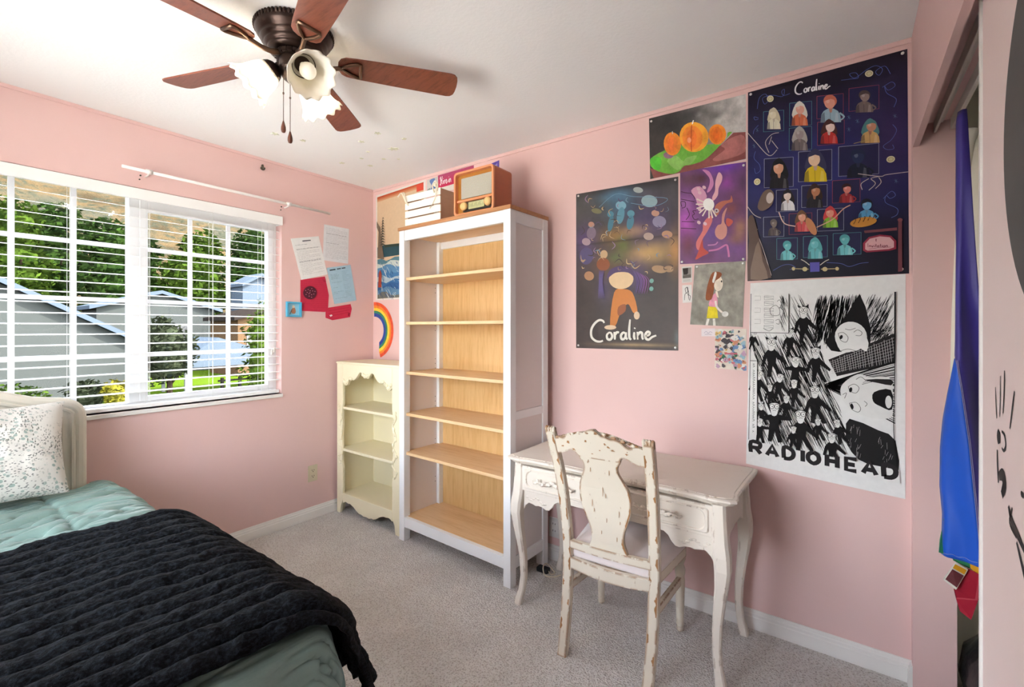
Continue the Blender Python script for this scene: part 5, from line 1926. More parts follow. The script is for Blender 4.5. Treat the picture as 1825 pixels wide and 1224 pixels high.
cv.poly([(330, 150), (400, 160), (440, 220), (455, 300), (420, 370), (380, 390), (410, 300), (410, 240), (370, 190)], (214, 140, 190), smooth=4)
cv.poly([(510, 170), (548, 200), (545, 260), (510, 340), (500, 420), (450, 480), (440, 440), (470, 370), (475, 270)], (232, 180, 190), smooth=4)
cv.poly([(200, 380), (300, 330), (380, 430), (330, 540), (280, 540), (250, 460)], (220, 160, 190), smooth=3)
cv.poly([(470, 540), (540, 480), (630, 460), (645, 410), (660, 480), (600, 500), (540, 560), (490, 640)], (190, 110, 90), smooth=3)
cv.poly([(600, 545), (580, 620), (570, 700), (600, 760), (590, 850), (535, 895), (480, 860), (470, 800), (500, 740), (540, 720), (550, 620)], (214, 150, 140), smooth=3)
cv.poly([(600, 660), (665, 690), (620, 750), (590, 720)], (200, 90, 80), smooth=3)
cv.poly([(420, 640), (440, 700), (380, 820), (330, 900), (310, 1000), (270, 1010), (260, 930), (330, 810), (340, 720)], (220, 120, 120), smooth=3)
cv.poly([(330, 900), (340, 990), (400, 1040), (330, 1080), (250, 1120), (280, 1040)], (190, 70, 60), smooth=3)
cv.stroke([(400, 1020), (500, 1000), (590, 950), (610, 1000), (620, 1080)], 0.008, (206, 120, 176))
cv.stroke([(390, 960), (470, 950), (500, 920)], 0.006, (200, 130, 190))
for pts in ([(200, 410), (230, 440), (245, 470)], [(80, 400), (150, 410), (200, 410)], [(150, 570), (180, 640), (140, 700)], [(260, 595), (220, 600), (240, 630), (215, 650), (240, 690), (285, 680)], [(80, 480), (240, 500)], [(90, 720), (240, 715)], [(80, 790), (260, 790)], [(90, 560), (80, 510), (130, 510), (130, 560), (90, 575)]):
    cv.stroke(pts, 0.0032, (74, 34, 60))
for a in (120, 138, 160, 178, 200, 75, 58, 90):
    r = math.radians(a)
    cv.stroke([(405, 520), (405 + 150 * math.cos(r), 520 + 150 * math.sin(r))], 0.0065, (232, 216, 206), 0)
for (x, y) in ((285, 360), (300, 400), (350, 340), (300, 580), (290, 720), (360, 730)):
    cv.ell(x, y, 22, 18, (226, 190, 200), 0.5)
cv.ell(400, 520, 62, 66, (250, 248, 244))
cv.ell(488, 585, 26, 24, (206, 190, 196))
cv.ell(488, 585, 10, 10, (90, 60, 70))
o = tag(cv.build('abstract_poster', 'print_gloss'), 'purple and pink swirling poster under the pumpkin painting', 'poster')
pins(o, [(2.402, 1.664), (2.673, 1.654), (2.674, 2.078)])

# ---- pumpkin painting
cv = Canvas((2.238, 2.407), (2.683, 2.398), (2.684, 2.104), (2.244, 2.098)).zoom((52, 405), (1285, 45), (1300, 893), (58, 1120))
cv.sheet(blobs(lambda u, v: mixc((58, 54, 52), (196, 192, 188), u * 1.15 - 0.1), [(380, 470, 320, 200, (44, 42, 42), .8), (150, 700, 130, 180, (70, 62, 58), .7), (620, 310, 160, 60, (60, 58, 58), .7), (930, 330, 80, 60, (90, 88, 86), .7), (1190, 280, 70, 160, (150, 148, 144), .6), (1250, 120, 60, 80, (214, 210, 204), .7), (1100, 480, 120, 60, (206, 202, 198), .8), (980, 390, 60, 40, (214, 212, 206), .7), (730, 320, 40, 40, (170, 168, 166), .6)], cv=cv), 44, 34, (210, 205, 200))
cv.poly([(60, 990), (110, 1130), (700, 1025), (1298, 890), (1290, 540), (1150, 545), (1000, 700), (700, 900), (300, 1040)], (140, 78, 74))
cv.poly([(1000, 700), (1150, 600), (1270, 590), (1285, 800), (1000, 900), (900, 880), (1050, 760)], (176, 110, 106), smooth=3)
cv.poly([(1130, 545), (1080, 545), (1060, 620), (900, 690), (520, 700), (250, 780), (60, 890), (110, 1000), (330, 1055), (460, 1030), (530, 960), (620, 945), (780, 895), (900, 800), (1000, 690)], (112, 178, 64), smooth=3)
cv.poly([(300, 900), (420, 830), (520, 900), (560, 860), (700, 830), (620, 940), (530, 950), (440, 1010)], (140, 192, 96), smooth=3)
cv.poly([(60, 890), (140, 850), (220, 880), (200, 1000), (110, 990)], (84, 190, 54), smooth=3)
cv.ell(320, 830, 70, 40, (150, 110, 130))
for (x, y, rx, ry, c1, c2) in ((375, 690, 118, 142, (240, 140, 44), (236, 120, 50)), (660, 600, 188, 188, (246, 168, 52), (238, 122, 48)), (955, 565, 108, 130, (240, 140, 44), (230, 110, 30))):
    cv.ell(x, y, rx, ry, c1)
    cv.ell(x - rx * .1, y + ry * .05, rx * .7, ry * .8, mixc(c1, c2, .6))
    cv.ell(x - rx * .15, y + ry * .1, rx * .35, ry * .6, c2)
cv.stroke([(632, 450), (625, 620), (630, 780)], 0.004, (206, 84, 34))
cv.stroke([(640, 440), (655, 390)], 0.005, (232, 228, 222), 0)
cv.stroke([(380, 570), (376, 538)], 0.004, (228, 224, 218), 0)
cv.ell(600, 640, 26, 34, (246, 160, 120))
o = tag(cv.build('pumpkin_painting', 'painting'), 'watercolour painting of three orange pumpkins on a green leaf', 'painting')
pins(o, [(2.250, 2.390), (2.672, 2.385)])

# ---- big dark blue chart of portraits
cv = Canvas((2.692, 2.402), (3.238, 2.402), (3.243, 1.548), (2.690, 1.553)).zoom((62, 262), (858, 50), (868, 1160), (60, 1198))
cv.sheet(blobs(lambda u, v: mixc(mixc((34, 26, 44), (44, 46, 104), v * 2.2), (20, 18, 34), max(0, v * 2.2 - 1.2)), [(440, 600, 300, 200, (46, 50, 124), .5), (800, 500, 120, 240, (66, 46, 84), .6), (440, 200, 400, 60, (30, 24, 36), .6), (800, 1000, 120, 140, (24, 20, 36), .6)], cv=cv), 30, 44, (50, 44, 60))
FR_ = {'t': (90, 150, 160), 'r': (170, 70, 90), 'w': (170, 174, 200)}
for (x0, y0, x1, y1, k) in ((152, 355, 265, 455, 't'), (297, 310, 413, 425, 't'), (440, 275, 570, 388, 'r'), (597, 238, 735, 352, 'r'), (295, 435, 413, 545, 't'), (443, 405, 575, 520, 'r'), (157, 590, 317, 733, 'w'), (345, 553, 515, 702, 'w'), (548, 528, 735, 675, 'w'), (225, 745, 340, 852, 'w'), (362, 722, 492, 830, 'w'), (518, 697, 650, 808, 'r'), (153, 880, 267, 978, 'w'), (295, 862, 415, 965, 'r'), (443, 840, 573, 948, 'w'), (228, 985, 340, 1090, 't'), (371, 975, 494, 1080, 't'), (522, 960, 655, 1067, 't')):
    sl = -0.125 * (1 - y0 / 1500)
    c4 = [(x0, y0), (x1, y0 + (x1 - x0) * sl), (x1, y1 + (x1 - x0) * sl * .7), (x0, y1), (x0, y0)]
    cv.poly(c4[:4], (36, 36, 76))
    cv.stroke(c4, 0.0017, FR_[k], 0)

rb_ = random.Random(31)
def bust(x, y, s, skin, coat, hair, lean=0.0):
    tl = rb_.uniform(-8, 8) * s
    dk = mixc(coat, (20, 18, 26), 0.35)
    lt = mixc(coat, (255, 250, 240), 0.22)
    k = rb_.random()
    if k < 0.45:      # long hair or a hood behind the shoulders
        cv.poly([(x - 36 * s, y - 44 * s), (x, y - 84 * s), (x + 38 * s, y - 44 * s), (x + 44 * s, y + 14 * s), (x - 42 * s, y + 14 * s)], hair, smooth=3)
    cv.poly([(x - 50 * s, y + 62 * s), (x - 46 * s, y + 24 * s), (x - 34 * s, y + 4 * s), (x - 12 * s, y - 8 * s), (x + 14 * s, y - 8 * s), (x + 36 * s, y + 4 * s), (x + 48 * s, y + 26 * s), (x + 52 * s, y + 60 * s)], coat)
    cv.poly([(x - 50 * s, y + 62 * s), (x - 46 * s, y + 24 * s), (x - 30 * s, y + 10 * s), (x - 26 * s, y + 62 * s)], dk)
    cv.poly([(x + 20 * s, y + 60 * s), (x + 26 * s, y + 12 * s), (x + 36 * s, y + 16 * s), (x + 40 * s, y + 60 * s)], lt)
    cv.poly([(x - 10 * s, y - 14 * s), (x + 11 * s, y - 14 * s), (x + 6 * s, y + 12 * s), (x - 4 * s, y + 12 * s)], mixc(skin, (60, 30, 30), 0.2))
    cv.stroke([(x - 2 * s, y + 10 * s), (x, y + 60 * s)], 0.0016, dk, 0)
    cv.ell(x + tl * .5, y - 46 * s, 33 * s, 31 * s, hair, 0.2)
    cv.ell(x + tl, y - 36 * s, 26 * s, 29 * s, skin, rb_.uniform(-.3, .3))
    cv.ell(x + tl - 9 * s, y - 44 * s, 9 * s, 10 * s, mixc(skin, (255, 255, 250), 0.25))
    cv.poly([(x - 30 * s + tl, y - 44 * s), (x - 18 * s + tl, y - 66 * s), (x + 8 * s + tl, y - 70 * s), (x + 26 * s + tl, y - 50 * s), (x + 4 * s + tl, y - 56 * s)], hair, smooth=2)
    if k > 0.6:       # an arm on the hip
        cv.stroke([(x + 44 * s, y + 14 * s), (x + 66 * s, y + 34 * s), (x + 46 * s, y + 52 * s)], 0.006 * s, coat, 3)

for args in ((210, 395, .75, (226, 218, 190), (226, 220, 196), (206, 196, 166)), (350, 370, .85, (228, 168, 150), (214, 112, 76), (222, 216, 206)), (508, 345, 1.0, (226, 160, 140), (156, 184, 200), (204, 112, 90)), (668, 310, .8, (150, 130, 124), (120, 104, 100), (84, 70, 68)), (350, 495, .85, (160, 146, 144), (116, 104, 104), (176, 168, 164)), (500, 460, .85, (236, 216, 206), (196, 54, 50), (80, 44, 40)), (695, 460, .85, (198, 140, 112), (204, 164, 104), (84, 138, 140)), (240, 672, 1.05, (214, 160, 130), (34, 32, 38), (26, 24, 28)), (432, 632, 1.15, (242, 206, 172), (228, 196, 40), (60, 58, 90)), (640, 620, 1.05, (36, 48, 84), (24, 30, 52), (30, 40, 72)), (288, 800, .75, (230, 208, 198), (226, 224, 228), (36, 28, 32)), (428, 780, .85, (190, 128, 92), (40, 38, 44), (62, 42, 38)), (585, 765, .7, (214, 130, 120), (166, 50, 56), (60, 30, 34)), (210, 935, .6, (130, 116, 112), (96, 84, 84), (110, 100, 98)), (362, 905, .75, (222, 160, 136), (206, 80, 84), (120, 84, 60)), (508, 885, .75, (224, 150, 130), (136, 190, 60), (200, 60, 66)), (680, 850, .8, (104, 164, 206), (84, 150, 196), (30, 30, 44)), (283, 1050, .7, (112, 194, 200), (118, 200, 206), (84, 164, 172)), (432, 1040, .75, (116, 198, 204), (110, 190, 198), (90, 170, 176)), (578, 1022, .75, (104, 184, 190), (120, 200, 206), (84, 160, 168))):
    bust(*args)
cv.ell(665, 905, 62, 24, (206, 140, 60), -0.15)
for k in range(5):
    cv.stroke([(620 + 22 * k, 915 - 6 * k), (630 + 22 * k, 895 - 6 * k), (622 + 24 * k, 885 - 4 * k)], 0.003, (60, 40, 30), 4, same=True)
cv.stroke([(620, 515), (660, 505), (690, 500)], 0.002, (190, 160, 90))
cv.stroke([(240, 855), (270, 910), (330, 925)], 0.004, (226, 196, 186))
cv.stroke([(440, 930), (520, 890), (570, 840), (605, 820)], 0.004, (222, 170, 150))
cv.ell(412, 925, 20, 48, (196, 132, 92), -0.5)
for pts in ([(62, 465), (110, 510), (185, 575), (230, 545)], [(185, 560), (165, 510), (200, 470), (240, 460)], [(185, 520), (200, 480)], [(200, 500), (235, 540)], [(868, 660), (770, 672), (740, 680), (640, 665)], [(660, 745), (655, 715), (690, 690)], [(690, 748), (720, 715), (700, 690), (740, 680)], [(720, 740), (745, 710), (735, 685)], [(62, 830), (100, 870), (140, 885)], [(62, 1130), (90, 1000), (120, 940)], [(105, 950), (140, 1010), (200, 1170)], [(75, 900), (120, 975), (90, 1060)]):
    cv.stroke(pts, 0.0026, (206, 190, 188), 5)
cv.poly([(120, 830), (150, 760), (190, 742), (215, 770), (200, 820), (150, 850)], (120, 100, 90), smooth=3)
cv.ell(190, 785, 20, 28, (206, 192, 186), 0.2)
cv.poly([(62, 1195), (70, 1000), (62, 900), (90, 870), (115, 930), (150, 1060), (200, 1180)], (96, 74, 66), smooth=2)
cv.poly([(80, 1190), (95, 1080), (125, 1000), (150, 1100), (180, 1185)], (134, 112, 98), smooth=2)
SWC = (96, 112, 190)
for pts in ([(118, 345), (130, 290), (165, 270), (180, 300), (160, 320), (150, 290), (200, 275), (260, 280), (270, 245), (255, 255), (265, 275), (300, 265)], [(560, 200), (600, 195), (640, 190), (630, 165), (600, 170), (625, 190), (680, 150), (720, 132), (750, 150), (735, 180), (720, 160), (760, 135), (785, 175)], [(750, 240), (790, 215), (805, 235), (775, 255), (760, 235), (770, 270), (810, 300), (800, 340)], [(795, 425), (812, 455), (790, 500), (755, 530), (770, 548), (800, 545), (795, 525)], [(108, 555), (100, 590), (130, 620), (135, 650), (110, 665), (102, 640)], [(125, 425), (100, 450), (95, 470)], [(755, 790), (790, 755), (808, 775), (785, 790), (768, 775), (765, 810), (815, 840), (815, 870), (790, 885)], [(125, 390), (100, 385), (105, 400), (125, 395)], [(210, 1145), (260, 1120), (300, 1115), (330, 1130), (300, 1140)], [(490, 1105), (560, 1110), (600, 1125), (650, 1110), (690, 1105)]):
    cv.stroke(pts, 0.0016, SWC)
for (x, y) in ((192, 293), (690, 170), (787, 597), (118, 706)):
    cv.ell(x, y, 19, 16, (222, 214, 178), -0.3)
    cv.ell(x, y, 14, 11, (186, 176, 130), -0.3)
    cv.ell(x, y, 9, 7, (212, 204, 160), -0.3)
for (x, y) in ((597, 385), (637, 405), (597, 445), (805, 385), (100, 530), (810, 705), (118, 450)):
    for a in (0.5, 2.1, 1.3):
        cv.stroke([(x - 11 * math.cos(a), y - 11 * math.sin(a)), (x + 11 * math.cos(a), y + 11 * math.sin(a))], 0.0014, (150, 200, 240), 0, 0.8)
cv.poly([(820, 900), (836, 898), (838, 1150), (820, 1152)], (120, 66, 74))
cv.ell(828, 897, 11, 9, (134, 76, 82))
cv.poly([(668, 948), (815, 934), (815, 948), (672, 960)], (128, 70, 78))
cv.poly([(664, 1010), (690, 980), (740, 968), (790, 974), (812, 1000), (812, 1040), (785, 1048), (680, 1056), (664, 1046)], (150, 44, 66))
cv.poly([(674, 1012), (695, 988), (740, 977), (784, 982), (802, 1003), (802, 1032), (780, 1040), (685, 1047), (674, 1040)], (222, 172, 176))
write(cv, 't', 720, 1002, 12, 9, 0.0022, (110, 30, 50))
write(cv, 'Invitation', 684, 1030, 13.5, 10, 0.0022, (110, 30, 50), 0)
cv.stroke([(690, 1040), (740, 1033), (790, 1030)], 0.0014, (140, 60, 76))
cv.poly([(406, 1105), (455, 1103), (455, 1150), (408, 1152)], (92, 86, 176))
for x0, d in ((400, -1), (462, 1)):
    cv.stroke([(x0, 1138), (x0 + d * 70, 1136)], 0.0028, (206, 190, 140), 0)
    cv.ell(x0 + d * 80, 1136, 9, 9, (206, 190, 140))
    cv.ell(x0 + d * 20, 1138, 13, 11, (206, 190, 140))
    cv.stroke([(x0 - d * 4, 1118), (x0 + d * 20, 1100), (x0 + d * 40, 1090)], 0.003, (214, 206, 190))
write(cv, 'Coraline', 325, 268 + 325 * 0.155, 24.0, 24, 0.0058, (244, 242, 244), -0.155)
o = tag(cv.build('chart_poster', 'print_gloss'), 'large dark blue poster with rows of small framed portraits', 'poster')
pins(o, [(2.703, 2.390), (3.224, 2.390), (3.222, 1.566), (2.70, 1.564)])

# ---- black ink drawing
cv = Canvas((2.702, 1.543), (3.233, 1.547), (3.232, 0.690), (2.684, 0.730), base=0.0022).zoom((78, 45), (940, 5), (922, 1203), (60, 1070))
cv.sheet(lambda u, v: (238, 236, 234), 2, 2)
INK = (24, 21, 22)
rk = random.Random(11)
def hatch(x0, y0, x1, y1, n, dx, dy, w, test=None, c=INK):
    cv.up()
    for _ in range(n):
        x, y = rk.uniform(x0, x1), rk.uniform(y0, y1)
        k = rk.uniform(0.5, 1.0)
        ex, ey = x + dx * k + rk.uniform(-6, 6), y + dy * k
        if test and not (test(x, y) and test(ex, ey)):
            continue
        cv.stroke([(x, y), ((x + ex) / 2 + rk.uniform(-3, 3), (y + ey) / 2), (ex, ey)], w * rk.uniform(.6, 1.2), c, 2, 0.6, same=True)

def inbox(x, y):
    return 84 < x < 884 and 108 < y < 1000 and not (x < 322 and y < 328) and not (x < 132 and 480 < y < 905)
fld = lambda x, y: inbox(x, y) and x < 655 + (y - 900) * 0.3 and y < 985
hatch(85, 110, 660, 900, 1500, 62, 125, 0.0022, fld)
hatch(480, 110, 720, 330, 420, -22, 100, 0.003, inbox)
hatch(740, 110, 884, 380, 230, 40, -80, 0.0018, inbox)
hatch(750, 280, 884, 420, 110, 60, -60, 0.0018, inbox)
cv.poly([(712, 108), (742, 180), (768, 300), (764, 376), (740, 420), (600, 426), (560, 420), (526, 376), (560, 320), (620, 260)], INK)
cv.poly([(545, 470), (884, 322), (884, 482), (590, 560)], (40, 36, 37))
cv.up()
for k in range(26):
    x = 555 + 12.6 * k
    cv.stroke([(x, 470 - (x - 545) * 0.40 + rk.uniform(2, 18)), (x + rk.uniform(6, 16), 548 - (x - 545) * 0.22)], 0.0011, (214, 210, 208), 0, same=True)
for k in range(7):
    cv.stroke([(560, 480 + 11 * k), (884, 344 + 17 * k)], 0.0009, (200, 196, 194), 0, same=True)
cv.ell(664, 342, 84, 82, (236, 234, 231))
cv.poly([(585, 340), (610, 420), (660, 426), (700, 400), (745, 420), (748, 350), (660, 300)], (236, 234, 231), smooth=3)
for pts in ([(598, 325), (625, 320), (650, 345), (640, 372), (612, 362), (598, 325)], [(680, 318), (700, 305), (722, 318), (715, 335), (690, 335)], [(635, 300), (660, 305), (690, 295)], [(612, 420), (650, 410), (690, 420)]):
    cv.stroke(pts, 0.0016, INK)
cv.ell(614, 345, 8, 12, INK, 0.4)
# second face, lying on its side, with lines fanning to the right edge
cv.up()
for k in range(44):
    a = lerp(-20, 22, k / 43) + rk.uniform(-1, 1)
    r = math.radians(a)
    st = 15 + rk.uniform(0, 60)
    L_ = 375 / math.cos(r)
    x1, y1 = 505 + L_ * math.cos(r), 612 + L_ * math.sin(r) + 55 * (k / 43 - .2)
    if x1 > 884:
        x1 = 884
    cv.stroke([(505 + st * math.cos(r), 612 + st * math.sin(r)), (x1, y1)], 0.0026 * rk.uniform(.6, 1.5), INK, 0, same=True)
cv.poly([(622, 600), (700, 545), (760, 560), (862, 565), (868, 700), (862, 770), (800, 782), (720, 770), (650, 730), (610, 660)], (234, 232, 229), smooth=4)
for pts in ([(650, 615), (680, 600), (705, 620), (690, 648), (660, 640), (650, 615)], [(655, 705), (690, 700), (712, 730), (700, 752), (668, 738), (655, 705)], [(690, 575), (715, 560), (740, 580)], [(620, 660), (640, 650), (630, 680)], [(730, 690), (745, 705), (735, 720)], [(720, 600), (800, 580), (862, 600)], [(725, 590), (800, 570), (862, 580)]):
    cv.stroke(pts, 0.0016, INK)
cv.ell(662, 632, 8, 14, INK, 0.2)
cv.ell(668, 722, 8, 16, INK, -0.2)
cv.poly([(780, 640), (862, 625), (866, 730), (810, 715), (775, 690)], INK, smooth=3)
cv.ell(850, 690, 16, 34, (234, 232, 229))
cv.poly([(730, 575), (862, 568), (864, 600), (800, 590)], (40, 36, 37), smooth=2)
cv.poly([(655, 790), (800, 845), (880, 895), (890, 1095), (790, 1045), (700, 1010), (640, 930), (636, 860)], (34, 32, 33), smooth=2)
cv.up()
for k in range(90):
    x, y = rk.uniform(650, 870), rk.uniform(810, 1040)
    if y > 790 + (x - 655) * 0.47 + 12 and y < 960 + (x - 650) * 0.45 and not (715 < x < 800):
        cv.stroke([(x, y), (x + rk.uniform(-14, 2), y + rk.uniform(14, 40))], 0.0011, (206, 203, 200), 0, 0.5, same=True)

def man(x, y, s, arms=0, tilt=0.0):
    c, sn = math.cos(tilt), math.sin(tilt)
    def T(p):
        return (x + s * (p[0] * c - p[1] * sn), y + s * (p[0] * sn + p[1] * c))
    if arms:
        body = [(-70, 42), (-24, 32), (20, 30), (80, 40), (80, 58), (26, 58), (24, 90), (40, 165), (20, 168), (2, 112), (-14, 165), (-34, 160), (-24, 60), (-70, 58)]
    else:
        body = [(-22, 34), (18, 30), (40, 50), (88, 98), (80, 110), (28, 74), (26, 100), (66, 170), (48, 176), (8, 118), (-4, 176), (-24, 172), (-20, 100), (-26, 72), (-42, 122), (-58, 116), (-44, 60)]
    cv.poly([T(p) for p in body], INK)
    cv.poly([T(p) for p in [(-30, -22), (-36, -36), (-12, -26), (14, -30), (30, -42), (30, -18), (0, -12)]], INK)
    cv.poly([T(p) for p in [(-26, -18), (0, -26), (26, -18), (20, 10), (10, 36), (-12, 36), (-20, 10)]], (234, 232, 229), smooth=2)
    for e in (-13, 13):
        q = T((e, -8))
        cv.ell(q[0], q[1], 13 * s, 13 * s, INK, n=14)
        cv.ell(q[0], q[1], 10.5 * s, 10.5 * s, (238, 236, 232), n=14)
        cv.ell(q[0] + 2 * s, q[1] + 1 * s, 2.8 * s, 2.8 * s, INK, n=8)
    cv.stroke([T((-8, 12)), T((0, 10)), T((10, 13))], 0.0014 * s, INK, 3)

for a in ((108, 330, .55, 0, .3), (405, 205, 1.0), (325, 322, .78), (215, 385, 1.08), (475, 430, .95), (362, 482, .9, 1, .05), (270, 575, .75, 0, .2), (140, 560, .85, 0, .2), (208, 632, .62), (352, 605, .75), (308, 692, .68, 0, .1), (470, 645, 1.02), (155, 740, .6), (235, 748, 1.15, 1), (147, 828, .72, 1), (390, 785, 1.12), (350, 862, .62, 0, .1), (488, 812, .6), (590, 815, .68, 0, -.2), (562, 895, .85)):
    man(*a)
cv.poly([(84, 106), (320, 108), (320, 326), (84, 324)], (238, 236, 233))
cv.poly([(84, 484), (128, 484), (130, 902), (84, 898)], (238, 236, 233))
for pts in ([(84, 106), (82, 500), (78, 930)], [(84, 324), (320, 326)], [(320, 106), (320, 326)], [(128, 484), (130, 902)], [(84, 484), (128, 484)], [(886, 100), (880, 560), (872, 850), (890, 1090)]):
    cv.stroke(pts, 0.0022, INK, 4)
cv.stroke([(888, 100), (884, 330), (880, 480)], 0.005, INK, 4)
# block letters standing on their side in the corner box: KARMA POLICE-like outline capitals, unreadable in the photograph
for k, yy in enumerate((118, 150, 186, 218, 250, 282)):
    cv.stroke([(170, yy), (228, yy + 2), (228, yy + 20), (170, yy + 22), (170, yy)], 0.0011, INK, 0)
    cv.stroke([(172, yy + 8), (226, yy + 14)], 0.0011, INK, 0)
    if k in (0, 2, 4):
        cv.stroke([(108, yy), (146, yy), (146, yy + 24), (108, yy + 24)], 0.0008, (90, 88, 88), 0)
for pts in ([(205, 190), (240, 170), (265, 195), (260, 225), (215, 225), (205, 190)], [(250, 150), (265, 140), (275, 170), (262, 190)], [(262, 180), (290, 205), (275, 240)], [(240, 255), (262, 250), (262, 275), (245, 272)], [(165, 300), (200, 315), (225, 300)]):
    cv.stroke(pts, 0.0016, INK)
hatch(262, 112, 318, 300, 60, 20, 60, 0.0014, lambda x, y: 255 < x < 318 and 110 < y < 320)
cv.up()
yy = 500
while yy < 890:
    hgt = rk.uniform(5, 12)
    cv.stroke([(100, yy), (112 + rk.uniform(-3, 3), yy + hgt * .4), (101, yy + hgt)], 0.0016, INK, 3, same=True)
    yy += hgt + rk.choice((4, 4, 5, 16))
# RADIOHEAD
BL_ = {'R': [[(0, 1), (0, 0), (.55, 0), (.62, .25), (.5, .48), (.1, .5)], [(.32, .5), (.66, 1)]], 'A': [[(0, 1), (.34, 0), (.68, 1)], [(.16, .66), (.52, .66)]], 'D': [[(.06, 1), (.06, 0), (.42, .04), (.64, .3), (.62, .72), (.4, .98), (.06, 1)]], 'I': [[(.15, 0), (.15, 1)]],
       'O': [[(.34, 0), (.06, .25), (.04, .72), (.34, 1), (.64, .72), (.62, .25), (.34, 0)]], 'H': [[(.06, 0), (.06, 1)], [(.64, 0), (.64, 1)], [(.06, .5), (.64, .5)]], 'E': [[(.62, 0), (.06, 0), (.06, 1), (.62, 1)], [(.06, .5), (.54, .5)]]}
ADV = {'I': 0.44, 'E': 0.98, 'A': 1.02}
cv.poly([(80, 935), (250, 958), (420, 985), (640, 1012), (895, 1050), (898, 1120), (640, 1095), (300, 1040), (80, 1012)], (238, 236, 233))
xx = 92
for chh in 'RADIOHEAD':
    wd = 94
    for st in BL_[chh]:
        pts = []
        for a, b in st:
            px = xx + a * wd
            y0, y1 = 942 + (px - 92) * 0.112, 1000 + (px - 92) * 0.122
            pts.append((px, lerp(y0, y1, b)))
        cv.stroke(pts, 0.0165, (44, 40, 41), 0 if chh not in 'ODR' else 3)
    xx += wd * ADV.get(chh, 1.065)
o = tag(cv.build('ink_drawing', 'print_matte'), 'black ink drawing with suited figures and the word RADIOHEAD, on white paper', 'drawing')

# ---- child's painting of a girl
cv = Canvas((2.462, 1.644), (2.682, 1.645), (2.670, 1.346), (2.440, 1.359), base=0.0024).zoom((215, 120), (722, 80), (680, 748), (165, 715))
cv.sheet(blobs((150, 146, 136), [(300, 300, 100, 100, (164, 160, 150), .7), (600, 250, 90, 120, (138, 134, 124), .7), (250, 600, 80, 120, (130, 126, 116), .7), (600, 560, 100, 120, (142, 138, 128), .7), (650, 420, 60, 80, (168, 164, 156), .7), (480, 130, 200, 30, (160, 156, 148), .8)], cv=cv), 20, 26)
cv.poly([(385, 440), (430, 400), (445, 460), (440, 545), (362, 530), (370, 470)], (226, 156, 176), smooth=3)
cv.poly([(352, 535), (440, 545), (450, 655), (335, 655)], (228, 208, 44))
cv.stroke([(352, 660), (335, 730)], 0.011, (230, 226, 218), 0)
cv.stroke([(408, 660), (412, 735)], 0.011, (230, 226, 218), 0)
cv.stroke([(425, 480), (440, 545), (490, 600)], 0.009, (232, 222, 214))
cv.ell(518, 615, 32, 28, (226, 224, 220))
cv.poly([(400, 250), (470, 235), (492, 260), (500, 320), (480, 370), (440, 382), (415, 340)], (236, 222, 204), smooth=3)
cv.poly([(425, 385), (445, 380), (460, 450), (440, 440)], (236, 222, 204))
cv.poly([(400, 195), (470, 192), (492, 215), (470, 250), (420, 290), (410, 380), (385, 465), (330, 468), (335, 380), (360, 280)], (146, 82, 48), smooth=3)
cv.poly([(424, 190), (440, 200), (430, 250), (410, 300), (396, 285), (410, 230)], (238, 236, 230), smooth=3)
cv.ell(488, 285, 7, 11, (40, 36, 34))
o = tag(cv.build('girl_painting', 'painting'), 'grey painting of a long-haired girl in pink top and yellow skirt', 'painting')
pins(o, [(2.472, 1.634), (2.672, 1.634)])

# ---- small prints by that painting
cv = Canvas((2.400, 1.640), (2.449, 1.640), (2.449, 1.563), (2.402, 1.561))
cv.sheet((226, 222, 216))
cv.poly([(.08, .08), (.92, .08), (.92, .72), (.08, .72)], (150, 144, 138), False)
cv.poly([(.1, .12), (.62, .1), (.62, .42), (.5, .5), (.2, .5)], (60, 54, 52), False)
cv.poly([(.1, .55), (.9, .5), (.9, .72), (.1, .72)], (110, 104, 98), False)
for k in range(3):
    cv.stroke([(.12, .8 + k * .06), (.85, .8 + k * .06)], 0.0012, (150, 146, 142), 0)
tag(cv.build('photo_print', 'print_matte'), 'tiny grey photo print left of the girl painting, upper of two', 'photo')
cv = Canvas((2.403, 1.550), (2.447, 1.550), (2.449, 1.466), (2.405, 1.464))
cv.sheet((236, 232, 228))
for pts in ([(.3, .2), (.55, .12), (.6, .35), (.4, .45), (.3, .2)], [(.2, .85), (.3, .5), (.6, .5), (.7, .85)], [(.55, .55), (.85, .65), (.75, .9)], [(.5, .12), (.62, .3), (.7, .55)]):
    cv.stroke(pts, 0.0024, (70, 66, 68), 5)
cv.poly([(.5, .14), (.66, .3), (.7, .5), (.58, .4)], (60, 50, 50), False)
tag(cv.build('photo_print', 'print_matte'), 'tiny white sketch print left of the girl painting, lower of two', 'photo')
cv = Canvas((2.492, 1.338), (2.553, 1.340), (2.553, 1.303), (2.492, 1.302))
cv.sheet((236, 224, 226))
cv.stroke([(.2, .6), (.35, .35), (.5, .6), (.65, .4), (.8, .55)], 0.0018, (170, 160, 180), 4)
cv.stroke([(.25, .75), (.5, .72), (.75, .78)], 0.0014, (150, 140, 160), 4)
tag(cv.build('paper_scrap', 'print_matte'), 'tiny white paper scrap under the girl painting', 'paper')
cv = Canvas((2.553, 1.338), (2.686, 1.338), (2.686, 1.148), (2.551, 1.154))
cv.sheet((232, 220, 206))
rk = random.Random(5)
PAL = [(210, 120, 130), (120, 150, 190), (90, 84, 88), (236, 232, 226), (70, 120, 90), (226, 190, 120), (196, 160, 180), (160, 190, 200), (214, 150, 120)]
